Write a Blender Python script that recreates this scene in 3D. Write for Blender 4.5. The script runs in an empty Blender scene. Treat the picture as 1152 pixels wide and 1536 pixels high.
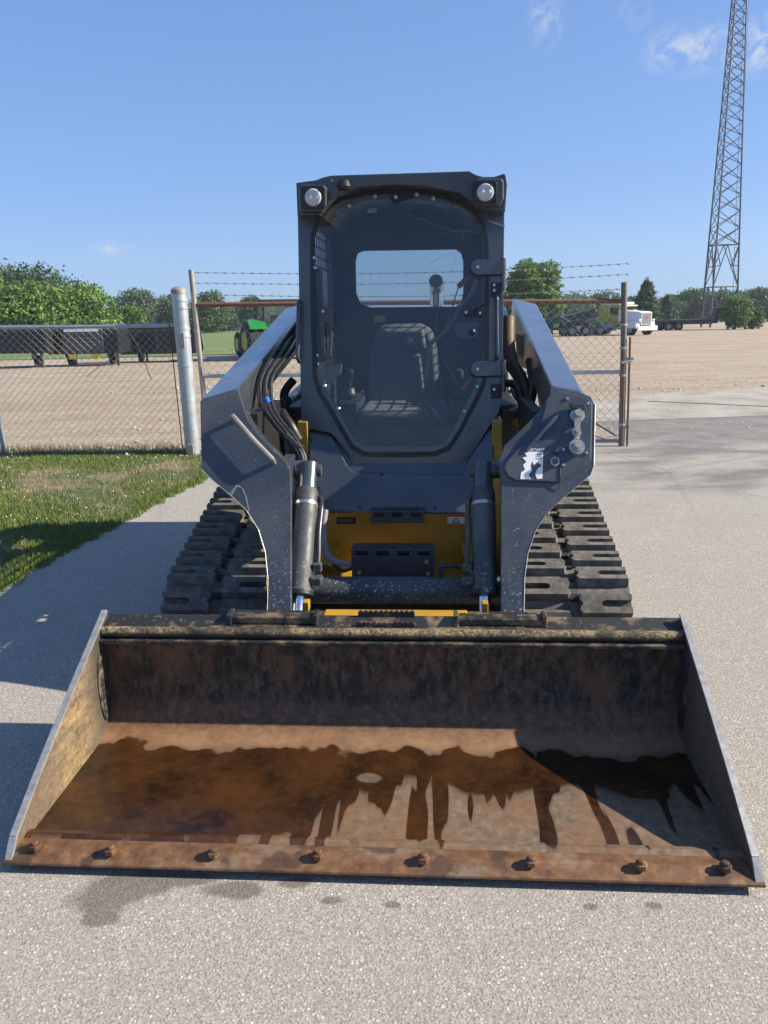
import bpy, bmesh, math, random
import numpy as np
from mathutils import Vector, Matrix
rng = np.random.default_rng(7); random.seed(7)
sc = bpy.context.scene
col = sc.collection
rad = math.radians
# ------------------------------------------------------------------ camera
CAM_H, PITCH, ROLL, FPX = 1.54, rad(14.6), 0.0195, 1154.0
fwd = Vector((0, math.cos(PITCH), -math.sin(PITCH))); r0 = Vector((1, 0, 0)); u0 = r0.cross(fwd)
right = r0*math.cos(ROLL) - u0*math.sin(ROLL); up = u0*math.cos(ROLL) + r0*math.sin(ROLL)
CAM = Vector((0, 0, CAM_H))
cd = bpy.data.cameras.new('camera'); cam = bpy.data.objects.new('camera', cd); col.objects.link(cam)
m = Matrix((right, up, -fwd)).transposed().to_4x4(); m.translation = CAM; cam.matrix_world = m
cd.sensor_fit = 'VERTICAL'; cd.sensor_height = 36; cd.lens = 36*FPX/1536; cd.clip_start = .05; cd.clip_end = 3000
sc.camera = cam
# ------------------------------------------------------------------ sun and sky
SUN_EL, SUN_AZ = rad(32.5), rad(-3.5)          # azimuth measured from +X towards +Y
sv = Vector((math.cos(SUN_EL)*math.cos(SUN_AZ), math.cos(SUN_EL)*math.sin(SUN_AZ), math.sin(SUN_EL)))
sl = bpy.data.lights.new('sun', 'SUN'); sl.energy = 5.0; sl.angle = rad(.53); sl.color = (1, .93, .78)
so = bpy.data.objects.new('sun', sl); col.objects.link(so); so.rotation_euler = (-sv).to_track_quat('-Z', 'Y').to_euler()
w = bpy.data.worlds.new('World'); sc.world = w; w.use_nodes = True
wn, wl = w.node_tree.nodes, w.node_tree.links
wn.clear()
wo = wn.new('ShaderNodeOutputWorld'); bg = wn.new('ShaderNodeBackground'); sky = wn.new('ShaderNodeTexSky')
sky.sky_type = 'NISHITA'; sky.sun_disc = False; sky.sun_elevation = SUN_EL
sky.sun_rotation = math.pi/2 - SUN_AZ
sky.air_density = 1.0; sky.dust_density = .15; sky.ozone_density = 4.0; sky.altitude = 0
bg.inputs['Strength'].default_value = .0785
wl.new(bg.outputs[0], wo.inputs[0])
def px_ray(px, py): return (fwd + right*((px-576)/FPX) + up*((768-py)/FPX)).normalized()
# a few thin wisps of cloud in the sky
tcw = wn.new('ShaderNodeTexCoord'); acc = None
for (px, py, s, st, amt) in ((172,373,.030,3.0,.6),(1040,72,.062,2.0,.5),(1150,66,.05,1.5,.55),(820,30,.028,.8,.35),(952,20,.02,1,.3),(345,370,.03,4,.12)):
    d = px_ray(px, py)
    sub = wn.new('ShaderNodeVectorMath'); sub.operation = 'SUBTRACT'; wl.new(tcw.outputs['Generated'], sub.inputs[0]); sub.inputs[1].default_value = d
    mp = wn.new('ShaderNodeVectorMath'); mp.operation = 'MULTIPLY'; wl.new(sub.outputs[0], mp.inputs[0]); mp.inputs[1].default_value = (1/s, 1/s, st/s)
    ln = wn.new('ShaderNodeVectorMath'); ln.operation = 'LENGTH'; wl.new(mp.outputs[0], ln.inputs[0])
    mr = wn.new('ShaderNodeMapRange'); wl.new(ln.outputs['Value'], mr.inputs[0]); mr.inputs[1].default_value = 1.0; mr.inputs[2].default_value = .1
    mr.inputs[3].default_value = 0; mr.inputs[4].default_value = min(1, amt*1.8)
    if acc is None: acc = mr.outputs[0]
    else:
        mx = wn.new('ShaderNodeMath'); mx.operation = 'MAXIMUM'; wl.new(acc, mx.inputs[0]); wl.new(mr.outputs[0], mx.inputs[1]); acc = mx.outputs[0]
nz = wn.new('ShaderNodeTexNoise'); nz.inputs['Scale'].default_value = 46; nz.inputs['Detail'].default_value = 8; nz.inputs['Roughness'].default_value = .68; nz.inputs['Distortion'].default_value = .9
wl.new(tcw.outputs['Generated'], nz.inputs['Vector'])
nr = wn.new('ShaderNodeMapRange'); wl.new(nz.outputs[0], nr.inputs[0]); nr.inputs[1].default_value = .42; nr.inputs[2].default_value = .68
mm = wn.new('ShaderNodeMath'); mm.operation = 'MULTIPLY'; wl.new(acc, mm.inputs[0]); wl.new(nr.outputs[0], mm.inputs[1])
mixw = wn.new('ShaderNodeMix'); mixw.data_type = 'RGBA'; wl.new(mm.outputs[0], mixw.inputs[0]); tint = wn.new('ShaderNodeMix'); tint.data_type = 'RGBA'; tint.blend_type = 'MULTIPLY'; tint.inputs[0].default_value = 1; gm = wn.new('ShaderNodeGamma'); gm.inputs[1].default_value = .5; wl.new(sky.outputs[0], gm.inputs[0]); wl.new(gm.outputs[0], tint.inputs[6]); tint.inputs[7].default_value = (1.06, 1.55, 2.44, 1); wl.new(tint.outputs[2], mixw.inputs[6]); mixw.inputs[7].default_value = (4.6, 4.9, 5.5, 1)
wl.new(mixw.outputs[2], bg.inputs['Color'])
sc.view_settings.view_transform = 'Standard'; sc.view_settings.look = 'None'; sc.view_settings.exposure = .95; sc.view_settings.gamma = 1
sc.cycles.max_bounces = 8; sc.cycles.transparent_max_bounces = 16; sc.cycles.use_denoising = True
# ------------------------------------------------------------------ pixel helpers (direction only; the plane gives distance)
W = rad(4.0); ORG = Vector((-.055, 1.81, 0))
lx = Vector((math.cos(W), -math.sin(W), 0)); ly = Vector((math.sin(W), math.cos(W), 0)); lz = Vector((0, 0, 1))
def toloc(p): v = Vector(p)-ORG; return Vector((v.dot(lx), v.dot(ly), v.z))
def L(px, py, Y=None, z=None, x=None, plane=None):
    d = px_ray(px, py)
    if plane is not None:
        Y0, Z0, t = plane; t = rad(t); n = -ly*math.cos(t)+lz*math.sin(t); p0 = ORG+ly*Y0+lz*Z0
        return toloc(CAM + d*((p0-CAM).dot(n)/d.dot(n)))
    n, v = (lx, x) if x is not None else ((ly, Y) if Y is not None else (lz, z))
    return toloc(CAM + d*(((ORG-CAM).dot(n)+v)/d.dot(n)))
def gz(x, y): return -.010*max(0., min(y, 165.)-11.0)
def G(px, py):
    d = px_ray(px, py); t = -CAM_H/d.z if d.z < 0 else 400
    for _ in range(60):
        p = CAM+d*t; t = (gz(p.x, p.y)-CAM_H)/d.z
    p = CAM+d*t; return Vector((p.x, p.y, gz(p.x, p.y)))
def at(px, py, dist):   # a point at ground distance dist
    d = px_ray(px, py); return CAM + d*(dist/math.hypot(d.x, d.y))
# ------------------------------------------------------------------ materials
class N:
    def __init__(s, name):
        s.m = bpy.data.materials.new(name); s.m.use_nodes = True; s.t = s.m.node_tree; s.n = s.t.nodes; s.l = s.t.links
        s.b = s.n['Principled BSDF']; s.tc = s.n.new('ShaderNodeTexCoord'); s.o = s.tc.outputs['Object']
    def set(s, k, v):
        if hasattr(v, 'links'): s.l.new(v, s.b.inputs[k])
        else: s.b.inputs[k].default_value = v if not isinstance(v, tuple) else (*v, 1)
        return s
    def vec(s, scale, src=None):
        a = s.n.new('ShaderNodeVectorMath'); a.operation = 'MULTIPLY'; s.l.new(src or s.o, a.inputs[0]); a.inputs[1].default_value = scale; return a.outputs[0]
    def noise(s, scale, det=4, rough=.55, vec=None, dist=0):
        a = s.n.new('ShaderNodeTexNoise'); a.inputs['Scale'].default_value = scale; a.inputs['Detail'].default_value = det
        a.inputs['Roughness'].default_value = rough; a.inputs['Distortion'].default_value = dist; s.l.new(vec or s.o, a.inputs['Vector']); return a.outputs[0]
    def vor(s, scale, out='Color', vec=None, feat='F1'):
        a = s.n.new('ShaderNodeTexVoronoi'); a.feature = feat; a.inputs['Scale'].default_value = scale; s.l.new(vec or s.o, a.inputs['Vector']); return a.outputs[out]
    def rng(s, v, a, b, c=0., d=1.):
        r = s.n.new('ShaderNodeMapRange'); s.l.new(v, r.inputs[0])
        for i, q in enumerate((a, b, c, d)): r.inputs[i+1].default_value = q
        return r.outputs[0]
    def math(s, op, a, b=None, c=None):
        r = s.n.new('ShaderNodeMath'); r.operation = op
        for i, q in enumerate((a, b, c)):
            if q is None: continue
            if hasattr(q, 'links'): s.l.new(q, r.inputs[i])
            else: r.inputs[i].default_value = q
        return r.outputs[0]
    def mix(s, f, a, b):
        r = s.n.new('ShaderNodeMix'); r.data_type = 'RGBA'
        for i, q in ((0, f), (6, a), (7, b)):
            if hasattr(q, 'links'): s.l.new(q, r.inputs[i])
            else: r.inputs[i].default_value = q if i == 0 else (*q, 1)
        return r.outputs[2]
    def ramp(s, v, stops):
        r = s.n.new('ShaderNodeValToRGB'); s.l.new(v, r.inputs[0]); e = r.color_ramp.elements
        while len(e) < len(stops): e.new(.5)
        for q, (p, c) in zip(e, stops): q.position = p; q.color = (*c, 1)
        return r.outputs[0]
    def sep(s, src=None):
        r = s.n.new('ShaderNodeSeparateXYZ'); s.l.new(src or s.o, r.inputs[0]); return r.outputs
    def bump(s, h, st=.3, dist=.01):
        r = s.n.new('ShaderNodeBump'); s.l.new(h, r.inputs['Height']); r.inputs['Strength'].default_value = st; r.inputs['Distance'].default_value = dist
        s.l.new(r.outputs[0], s.b.inputs['Normal']); return s
M = {}
def simple(name, c, rough=.5, metal=0., var=.25, scale=14, bump=0.):
    a = N(name); n = a.noise(scale, 5, .6)
    a.set('Base Color', a.mix(n, tuple(x*(1-var) for x in c), tuple(min(1, x*(1+var)) for x in c)))
    a.set('Roughness', a.rng(n, .3, .7, max(.02, rough-.08), min(1, rough+.08))).set('Metallic', metal)
    if bump: a.bump(a.noise(scale*6, 4), bump)
    M[name] = a.m; return a.m
def paint(name, c, rough=.38, chips=.0, dust=.3, dustc=(.22, .20, .17), coat=.45):
    a = N(name); big = a.noise(3.5, 5, .6); fine = a.noise(95, 6, .75); mid = a.noise(16, 5, .65)
    base = a.mix(a.rng(big, .4, .7, 0, dust), c, dustc)
    base = a.mix(a.rng(mid, .62, .78, 0, .35), base, tuple(x*1.5 for x in c))
    if chips:
        k = a.math('MULTIPLY', a.rng(fine, .66-.05*chips, .70-.05*chips), a.rng(a.sep()[2], .62, .40, .12, 1.0))
        base = a.mix(k, base, (.55, .55, .54))
    sc1 = a.noise(9, 3, .5, a.vec((22, 1.3, 2.2)))
    base = a.mix(a.rng(sc1, .73, .78, 0, .4), base, (.3, .3, .3))
    a.set('Base Color', base).set('Roughness', a.rng(mid, .3, .7, rough-.08, rough+.14)).set('Coat Weight', coat).set('Coat Roughness', .22); a.bump(fine, .04, .004); M[name] = a.m
paint('slate', (.032, .040, .052), .36, 1.5, .22)
paint('slate_clean', (.030, .039, .052), .33, 0, .18, coat=1.)
paint('cabblack', (.022, .027, .035), .4, 0, .15)
paint('yellow', (.50, .275, .014), .45, .0, .6, (.15, .095, .035))
paint('cyl', (.036, .041, .047), .5, 1.5, .3, coat=0.)
simple('black', (.012, .012, .013), .5, 0, .3, 30)
simple('hose', (.014, .014, .015), .45, 0, .3, 40)
simple('brownhose', (.10, .055, .03), .6, 0, .4, 25)
simple('chrome', (.75, .76, .78), .14, 1, .05)
simple('zinc', (.5, .49, .47), .38, .9, .25, 60)
simple('galv', (.42, .45, .47), .45, .55, .25, 9)
simple('galvrust', (.30, .27, .24), .6, .4, .4, 14)
simple('postbrown', (.17, .145, .12), .65, .3, .35, 12)
simple('towersteel', (.085, .09, .095), .55, .3, .25, 3)
simple('rustpipe', (.17, .085, .05), .75, .2, .45, 18)
simple('wire', (.36, .35, .34), .5, .6, .3, 6)
simple('handle', (.06, .053, .046), .25)
simple('seat', (.10, .104, .105), .8, 0, .2, 20)
simple('tan', (.42, .34, .24), .7, 0, .25, 12)
simple('white', (.75, .75, .73), .5, 0, .08)
simple('red', (.45, .03, .02), .45)
simple('redclear', (.42, .07, .05), .4)
simple('blue', (.02, .10, .55), .5)
simple('jdgreen', (.02, .20, .035), .4, 0, .2)
simple('darkgreen', (.02, .07, .03), .5, 0, .3)
simple('truckyellow', (.45, .37, .03), .4)
simple('trunk', (.10, .075, .05), .9, 0, .4, 5)
simple('lightlens', (.42, .43, .42), .12)
simple('wrap', (.22, .20, .24), .7, 0, .4, 60)
simple('steelgrey', (.20, .215, .225), .5, .4, .25, 3)
simple('stone', (.5, .46, .40), .85, 0, .3, 10)
# rubber track with dust
a = N('rubber'); n1 = a.noise(18, 6, .7); n2 = a.noise(160, 3, .6)
a.set('Base Color', a.mix(a.rng(n1, .35, .7), (.05, .046, .041), (.205, .18, .148))).set('Roughness', .85); a.bump(n2, .5, .004); M['rubber'] = a.m
a = N('rubber_dark'); n1 = a.noise(18, 6, .7)
a.set('Base Color', a.mix(a.rng(n1, .4, .8), (.013, .013, .013), (.05, .045, .04))).set('Roughness', .85); M['rubber_dark'] = a.m
# glass: a thin pane, clear with reflections, fine scratches and dust
def glassmat(name, dust, tint):
    a = N(name); t = a.t
    tr = a.n.new('ShaderNodeBsdfTransparent'); tr.inputs[0].default_value = (*tint, 1)
    gl = a.n.new('ShaderNodeBsdfGlossy'); gl.inputs['Roughness'].default_value = .04
    df = a.n.new('ShaderNodeBsdfDiffuse'); df.inputs[0].default_value = (.55, .56, .58, 1)
    fr = a.n.new('ShaderNodeFresnel'); fr.inputs[0].default_value = 1.5
    m1 = a.n.new('ShaderNodeMixShader'); a.l.new(fr.outputs[0], m1.inputs[0]); a.l.new(tr.outputs[0], m1.inputs[1]); a.l.new(gl.outputs[0], m1.inputs[2])
    cloud = a.rng(a.noise(4, 5, .65), .35, .8, dust*.35, dust)
    def scr(rot, sc_, th):
        mpn = a.n.new('ShaderNodeMapping'); a.l.new(a.o, mpn.inputs[0]); mpn.inputs['Rotation'].default_value = (0, rot, 0); mpn.inputs['Scale'].default_value = sc_
        return a.rng(a.noise(6, 2, .5, mpn.outputs[0], .3), th, th+.03)
    s_ = a.math('MAXIMUM', scr(.6, (1.2, 1, 26), .69), scr(-.9, (1.0, 1, 34), .70))
    s_ = a.math('MAXIMUM', s_, scr(1.4, (1.4, 1, 40), .71))
    s_ = a.math('MULTIPLY', s_, a.rng(a.noise(3, 2), .45, .65, 0, .12))
    f = a.math('MAXIMUM', cloud, s_)
    m2 = a.n.new('ShaderNodeMixShader'); a.l.new(f, m2.inputs[0]); a.l.new(m1.outputs[0], m2.inputs[1]); a.l.new(df.outputs[0], m2.inputs[2])
    a.l.new(m2.outputs[0], a.n['Material Output'].inputs[0]); M[name] = a.m
glassmat('glass', .022, (.84, .87, .88)); glassmat('glass_rear', .06, (.85, .88, .9))
# bucket: worn black paint, rust, wet floor
def bucketmat():
    a = N('bucket_inside'); X, Y, Z = a.sep()
    nb = a.noise(5, 6, .65); nf = a.noise(34, 6, .72); streak = a.noise(6, 6, .68, a.vec((1.3, 1, .6))); sfine = a.noise(30, 6, .72, a.vec((1.3, 1, .55)))
    rust = a.ramp(nf, [(.3, (.055, .025, .012)), (.5, (.15, .07, .03)), (.72, (.27, .15, .075))])
    blk = a.mix(a.rng(sfine, .46, .68, 0, .8), (.015, .013, .012), (.16, .11, .068))
    back = a.mix(a.rng(streak, .49, .64, 0, .75), blk, a.mix(nf, (.08, .036, .017), (.24, .12, .055)))
    lowband = a.rng(a.math('ADD', Z, a.math('MULTIPLY', nb, .05)), .19, .13)
    back = a.mix(a.math('MULTIPLY', lowband, .8), back, rust)
    # floor: dry scoured steel and a wet stain with drips
    dry = a.ramp(nf, [(.3, (.085, .056, .035)), (.55, (.18, .122, .078)), (.75, (.27, .195, .13))])
    dry = a.mix(a.rng(nb, .42, .65, 0, .7), dry, (.22, .105, .042))
    wetc = a.mix(a.rng(nb, .35, .65), (.014, .007, .004), (.070, .028, .009))
    wetc = a.mix(a.rng(nf, .45, .75, 0, .55), wetc, (.085, .036, .013))
    cv = a.n.new('ShaderNodeFloatCurve'); a.l.new(a.rng(X, -1.06, 1.06), cv.inputs['Value']); c = cv.mapping.curves[0]
    pts = [(0, .10), (.30, .12), (.38, .17), (.425, .30), (.45, .42), (.475, .36), (.50, .42), (.55, .45), (.60, .42), (.66, .36), (.72, .40), (.78, .44), (.84, .42), (.90, .36), (.94, .40), (.965, .55), (1, .7)]
    while len(c.points) < len(pts): c.points.new(.5, .5)
    for p, q in zip(c.points, pts): p.location = q
    cv.mapping.update()
    drip = a.noise(15, 1, .4, a.vec((1.15, .13, 1)), .15); edge = a.noise(9, 2, .45)
    low = a.math('SUBTRACT', cv.outputs[0], a.math('MULTIPLY', a.math('MAXIMUM', a.math('SUBTRACT', drip, .47), 0), 1.7))
    low = a.math('ADD', low, a.math('MULTIPLY', a.math('SUBTRACT', edge, .5), .10))
    wl_ = a.rng(a.math('SUBTRACT', a.math('ADD', Y, a.math('MULTIPLY', a.math('SUBTRACT', nf, .5), .03)), low), -.010, .014)
    hi = a.math('SUBTRACT', a.math('ADD', .605, a.math('MULTIPLY', a.math('SUBTRACT', edge, .5), .22)), Y)
    pd = a.n.new('ShaderNodeVectorMath'); pd.operation = 'DISTANCE'; a.l.new(a.vec((1, 1.5, 0)), pd.inputs[0]); pd.inputs[1].default_value = (-.045, .66, 0)
    wet = a.math('MULTIPLY', wl_, a.rng(hi, -.004, .006)); wet = a.math('MULTIPLY', wet, a.rng(a.math('ADD', pd.outputs['Value'], a.math('MULTIPLY', edge, .10)), .084, .094))
    dry = a.mix(a.rng(Y, .56, .62, 0, .75), dry, a.mix(nf, (.22, .10, .045), (.42, .24, .12)))
    floor = a.mix(wet, dry, wetc)
    halo = a.math('MULTIPLY', a.rng(a.math('SUBTRACT', Y, low), -.07, .0), a.rng(hi, -.05, .0)); dry = a.mix(a.math('MULTIPLY', halo, .5), dry, (.075, .045, .026)); floor = a.mix(wet, dry, wetc)
    isfl = a.rng(a.math('ADD', Z, a.math('MULTIPLY', nb, .03)), .10, .065)
    a.set('Base Color', a.mix(isfl, back, floor))
    a.set('Roughness', a.mix(a.math('MULTIPLY', wet, isfl), (.62, .62, .62), (.17, .17, .17))).set('Metallic', .15)
    a.bump(nf, .25, .004); M['bucket_inside'] = a.m
    a = N('bucket_side'); X, Y, Z = a.sep(); nf = a.noise(60, 7, .75); nb = a.noise(5, 5, .6); scr = a.noise(20, 6, .75, a.vec((1, .35, 1.6)))
    c0 = a.ramp(nf, [(.3, (.05, .036, .025)), (.5, (.12, .08, .05)), (.7, (.21, .148, .095))])
    c0 = a.mix(a.rng(nb, .4, .65, 0, .6), c0, (.12, .095, .072))
    st = a.math('MULTIPLY', a.rng(a.math('ADD', scr, a.math('MULTIPLY', nf, .35)), .58, .80), a.math('MULTIPLY', a.rng(X, -.5, -.9), a.math('MULTIPLY', a.rng(a.math('ADD', Y, a.math('MULTIPLY', nb, .35)), .38, .62), a.rng(a.math('ADD', Y, a.math('MULTIPLY', scr, .2)), .86, .62))))
    c1 = a.mix(a.math('MULTIPLY', st, .55), c0, (.42, .285, .105))
    hi = a.rng(a.math('ADD', Y, a.math('MULTIPLY', nb, .15)), .60, .78)
    c1 = a.mix(a.math('MULTIPLY', hi, .85), c1, (.03, .028, .026))
    a.set('Base Color', c1).set('Roughness', .7); a.bump(nf, .25, .004); M['bucket_side'] = a.m
    a = N('bucket_edge'); nf = a.noise(26, 6, .7); nb = a.noise(6, 5, .6, a.vec((1, 2, 1)))
    c0 = a.ramp(nf, [(.3, (.085, .038, .018)), (.55, (.18, .085, .036)), (.75, (.28, .155, .075))])
    c0 = a.mix(a.rng(nb, .52, .62, 0, .5), c0, a.mix(nf, (.19, .135, .09), (.31, .235, .165)))
    c0 = a.mix(a.rng(a.noise(9, 3, .5), .56, .62, 0, .7), c0, (.055, .03, .018))
    a.set('Base Color', c0).set('Roughness', .6).set('Metallic', .2); a.bump(nf, .3, .004); M['bucket_edge'] = a.m
    a = N('bucket_black'); nf = a.noise(45, 6, .75); nb = a.noise(10, 5, .65)
    c0 = a.mix(a.rng(nb, .5, .62, 0, .8), (.014, .014, .015), (.20, .14, .075))
    c0 = a.mix(a.rng(nf, .58, .70, 0, .75), c0, (.36, .25, .11))
    a.set('Base Color', c0).set('Roughness', .6); a.bump(nf, .3, .004); M['bucket_black'] = a.m
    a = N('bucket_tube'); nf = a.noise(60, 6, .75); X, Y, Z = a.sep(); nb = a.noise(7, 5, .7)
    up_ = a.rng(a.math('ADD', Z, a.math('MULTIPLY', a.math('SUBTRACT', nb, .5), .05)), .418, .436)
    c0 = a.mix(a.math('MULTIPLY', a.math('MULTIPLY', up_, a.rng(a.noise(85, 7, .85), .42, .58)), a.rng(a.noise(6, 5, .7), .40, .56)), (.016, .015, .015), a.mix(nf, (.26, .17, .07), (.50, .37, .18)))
    a.set('Base Color', c0).set('Roughness', .8); a.bump(nf, .8, .008); M['bucket_tube'] = a.m
    a = N('worn_edge'); nf = a.noise(40, 5, .7)
    a.set('Base Color', a.mix(a.rng(nf, .35, .65), (.33, .30, .27), (.50, .48, .45))).set('Metallic', .6).set('Roughness', .45); M['worn_edge'] = a.m
bucketmat()
# ground materials (world coordinates: these objects sit at the origin)
def groundmats():
    # exposed-aggregate asphalt
    a = N('asphalt'); X, Y, Z = a.sep()
    wv = a.n.new('ShaderNodeVectorMath'); wv.operation = 'ADD'; a.l.new(a.o, wv.inputs[0]); a.l.new(a.vec((.006, .006, .006), a.n.new('ShaderNodeTexNoise').outputs['Color']), wv.inputs[1]); wv = wv.outputs[0]
    chip = a.sep(a.vor(230, 'Color', wv)); d = a.vor(120, 'Distance', wv); chip2 = a.sep(a.vor(95, 'Color', wv)); d2 = a.vor(95, 'Distance', wv); chip3 = a.sep(a.vor(520)); grit = a.noise(330, 3, .7)
    g = a.ramp(chip[0], [(.0, (.17, .145, .12)), (.35, (.27, .237, .20)), (.7, (.345, .308, .266)), (1, (.47, .43, .38))])
    g = a.mix(a.rng(chip3[0], .1, .9, 0, .5), g, (.33, .295, .255)); g = a.mix(a.rng(grit, .55, .75, 0, .5), g, (.13, .112, .094))
    inside = a.rng(d2, .42, .30)
    g = a.mix(a.math('MULTIPLY', inside, a.rng(chip2[0], .70, .74, 0, .8)), g, a.ramp(chip2[1], [(.0, (.40, .36, .315)), (.6, (.52, .48, .43)), (1, (.68, .64, .58))]))
    g = a.mix(a.math('MULTIPLY', inside, a.rng(chip2[2], .86, .89, 0, .7)), g, (.15, .12, .10))
    big = a.noise(.55, 5, .6); mid = a.noise(3.2, 5, .65)
    g = a.mix(a.rng(mid, .40, .75, 0, .35), g, (.27, .238, .20))
    # old damp patches and tracked-in dirt further off on the right
    far = a.math('MULTIPLY', a.rng(Y, 5.2, 6.8), a.rng(X, 1.4, 2.6))
    dm = a.math('MULTIPLY', far, a.rng(a.noise(.9, 5, .62, a.vec((.8, 1.9, 1)), .4), .44, .60))
    wetband = a.math('MULTIPLY', a.math('MULTIPLY', a.rng(a.math('ADD', Y, a.math('MULTIPLY', big, 1.6)), 9.3, 9.9), a.rng(a.math('ADD', Y, a.math('MULTIPLY', mid, .8)), 12.0, 11.7)), a.rng(X, 1.0, 2.2))
    dmp = a.math('MAXIMUM', a.math('MULTIPLY', dm, .75), a.math('MULTIPLY', wetband, a.rng(mid, .3, .65, .35, .75)))
    # drips of water on the ground just in front of the bucket
    nd = a.noise(9, 4, .6); drp = None
    for (px, py, rx, ry) in ((165, 1340, .115, .075), (215, 1325, .10, .05), (150, 1378, .05, .03), (350, 1336, .09, .032), (440, 1325, .05, .02), (495, 1351, .035, .016), (588, 1357, .032, .016), (885, 1360, .022, .012), (980, 1358, .024, .015), (260, 1320, .12, .03)):
        p = G(px, py); e = a.n.new('ShaderNodeVectorMath'); e.operation = 'DISTANCE'; a.l.new(a.vec((1/rx, 1/ry, 0)), e.inputs[0]); e.inputs[1].default_value = (p.x/rx, p.y/ry, 0)
        v_ = a.rng(a.math('ADD', e.outputs['Value'], a.math('MULTIPLY', nd, 1.5)), 1.9, 1.45)
        drp = v_ if drp is None else a.math('MAXIMUM', drp, v_)
    dmp = a.math('MAXIMUM', dmp, a.math('MULTIPLY', drp, .8))
    g2 = a.mix(dmp, g, a.mix(chip[1], (.085, .07, .055), (.18, .15, .12)))
    crack = a.rng(a.vor(.32, 'Distance', a.vec((1, 1, 0), None), 'DISTANCE_TO_EDGE'), .010, .0)
    g2 = a.mix(a.math('MULTIPLY', crack, a.rng(Y, 5.5, 6.5, 0, .28)), g2, (.12, .10, .085))
    a.set('Base Color', g2).set('Roughness', a.rng(dmp, 0, 1, .88, .5))
    a.bump(a.math('ADD', grit, inside), .35, .004); M['asphalt'] = a.m
    a = N('dirt'); big = a.noise(.12, 6, .6); mid = a.noise(1.1, 6, .65, a.vec((.5, 1.4, 1))); fine = a.noise(16, 6, .75); ruts = a.noise(.5, 4, .6, a.vec((.25, 1.8, 1)), .6)
    st = a.sep(a.vor(22))
    c = a.ramp(mid, [(.3, (.24, .17, .108)), (.5, (.335, .25, .166)), (.72, (.42, .33, .235))])
    c = a.mix(a.rng(big, .4, .65, 0, .5), c, (.38, .31, .23)); c = a.mix(a.rng(ruts, .52, .62, 0, .45), c, (.22, .155, .10))
    c = a.mix(a.rng(fine, .55, .75, 0, .6), c, (.43, .36, .28)); c = a.mix(a.rng(st[0], .88, .93, 0, .7), c, (.5, .46, .40))
    a.set('Base Color', c).set('Roughness', .95); a.bump(a.math('ADD', fine, mid), .7, .04); M['dirt'] = a.m
    a = N('concrete'); mid = a.noise(1.5, 6, .65); fine = a.noise(40, 5, .7)
    c = a.ramp(mid, [(.35, (.25, .215, .175)), (.6, (.37, .33, .28))]); c = a.mix(a.rng(fine, .5, .8, 0, .4), c, (.26, .23, .2))
    a.set('Base Color', c).set('Roughness', .9); a.bump(fine, .3, .004); M['concrete'] = a.m
    a = N('soil'); mid = a.noise(1.6, 6, .65); fine = a.noise(35, 6, .75)
    c = a.mix(a.rng(mid, .46, .62), (.055, .085, .022), (.26, .19, .11)); c = a.mix(a.rng(fine, .5, .75, 0, .6), c, (.15, .16, .05))
    a.set('Base Color', c).set('Roughness', .95); a.bump(fine, .8, .02); M['soil'] = a.m
    a = N('field'); mid = a.noise(.25, 6, .65); fine = a.noise(3, 6, .75)
    c = a.mix(a.rng(mid, .4, .65), (.10, .15, .035), (.17, .20, .06)); c = a.mix(a.rng(fine, .45, .75, 0, .5), c, (.09, .13, .03))
    a.set('Base Color', c).set('Roughness', .95); M['field'] = a.m
    def leafy(name, c1, c2, trans=.25):
        a = N(name); gi = a.n.new('ShaderNodeNewGeometry'); r = gi.outputs['Random Per Island']
        c = a.mix(r, c1, c2)
        a.set('Base Color', c).set('Roughness', .6)
        tl = a.n.new('ShaderNodeBsdfTranslucent'); a.l.new(c, tl.inputs[0]); ms = a.n.new('ShaderNodeMixShader'); ms.inputs[0].default_value = trans
        a.l.new(a.b.outputs[0], ms.inputs[1]); a.l.new(tl.outputs[0], ms.inputs[2]); a.l.new(ms.outputs[0], a.n['Material Output'].inputs[0]); M[name] = a.m
    leafy('leaf_bright', (.07, .14, .02), (.16, .26, .04)); leafy('leaf_mid', (.045, .09, .022), (.11, .17, .04)); leafy('leaf_dark', (.03, .06, .022), (.075, .12, .038)); leafy('leaf_far', (.06, .095, .05), (.11, .15, .075))  # leaf_far has the bluish fade of distance haze mixed into its colour
    leafy('grass', (.085, .14, .022), (.20, .25, .06), .3); leafy('grass_dry', (.20, .16, .08), (.36, .29, .16), .3)
groundmats()
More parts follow.
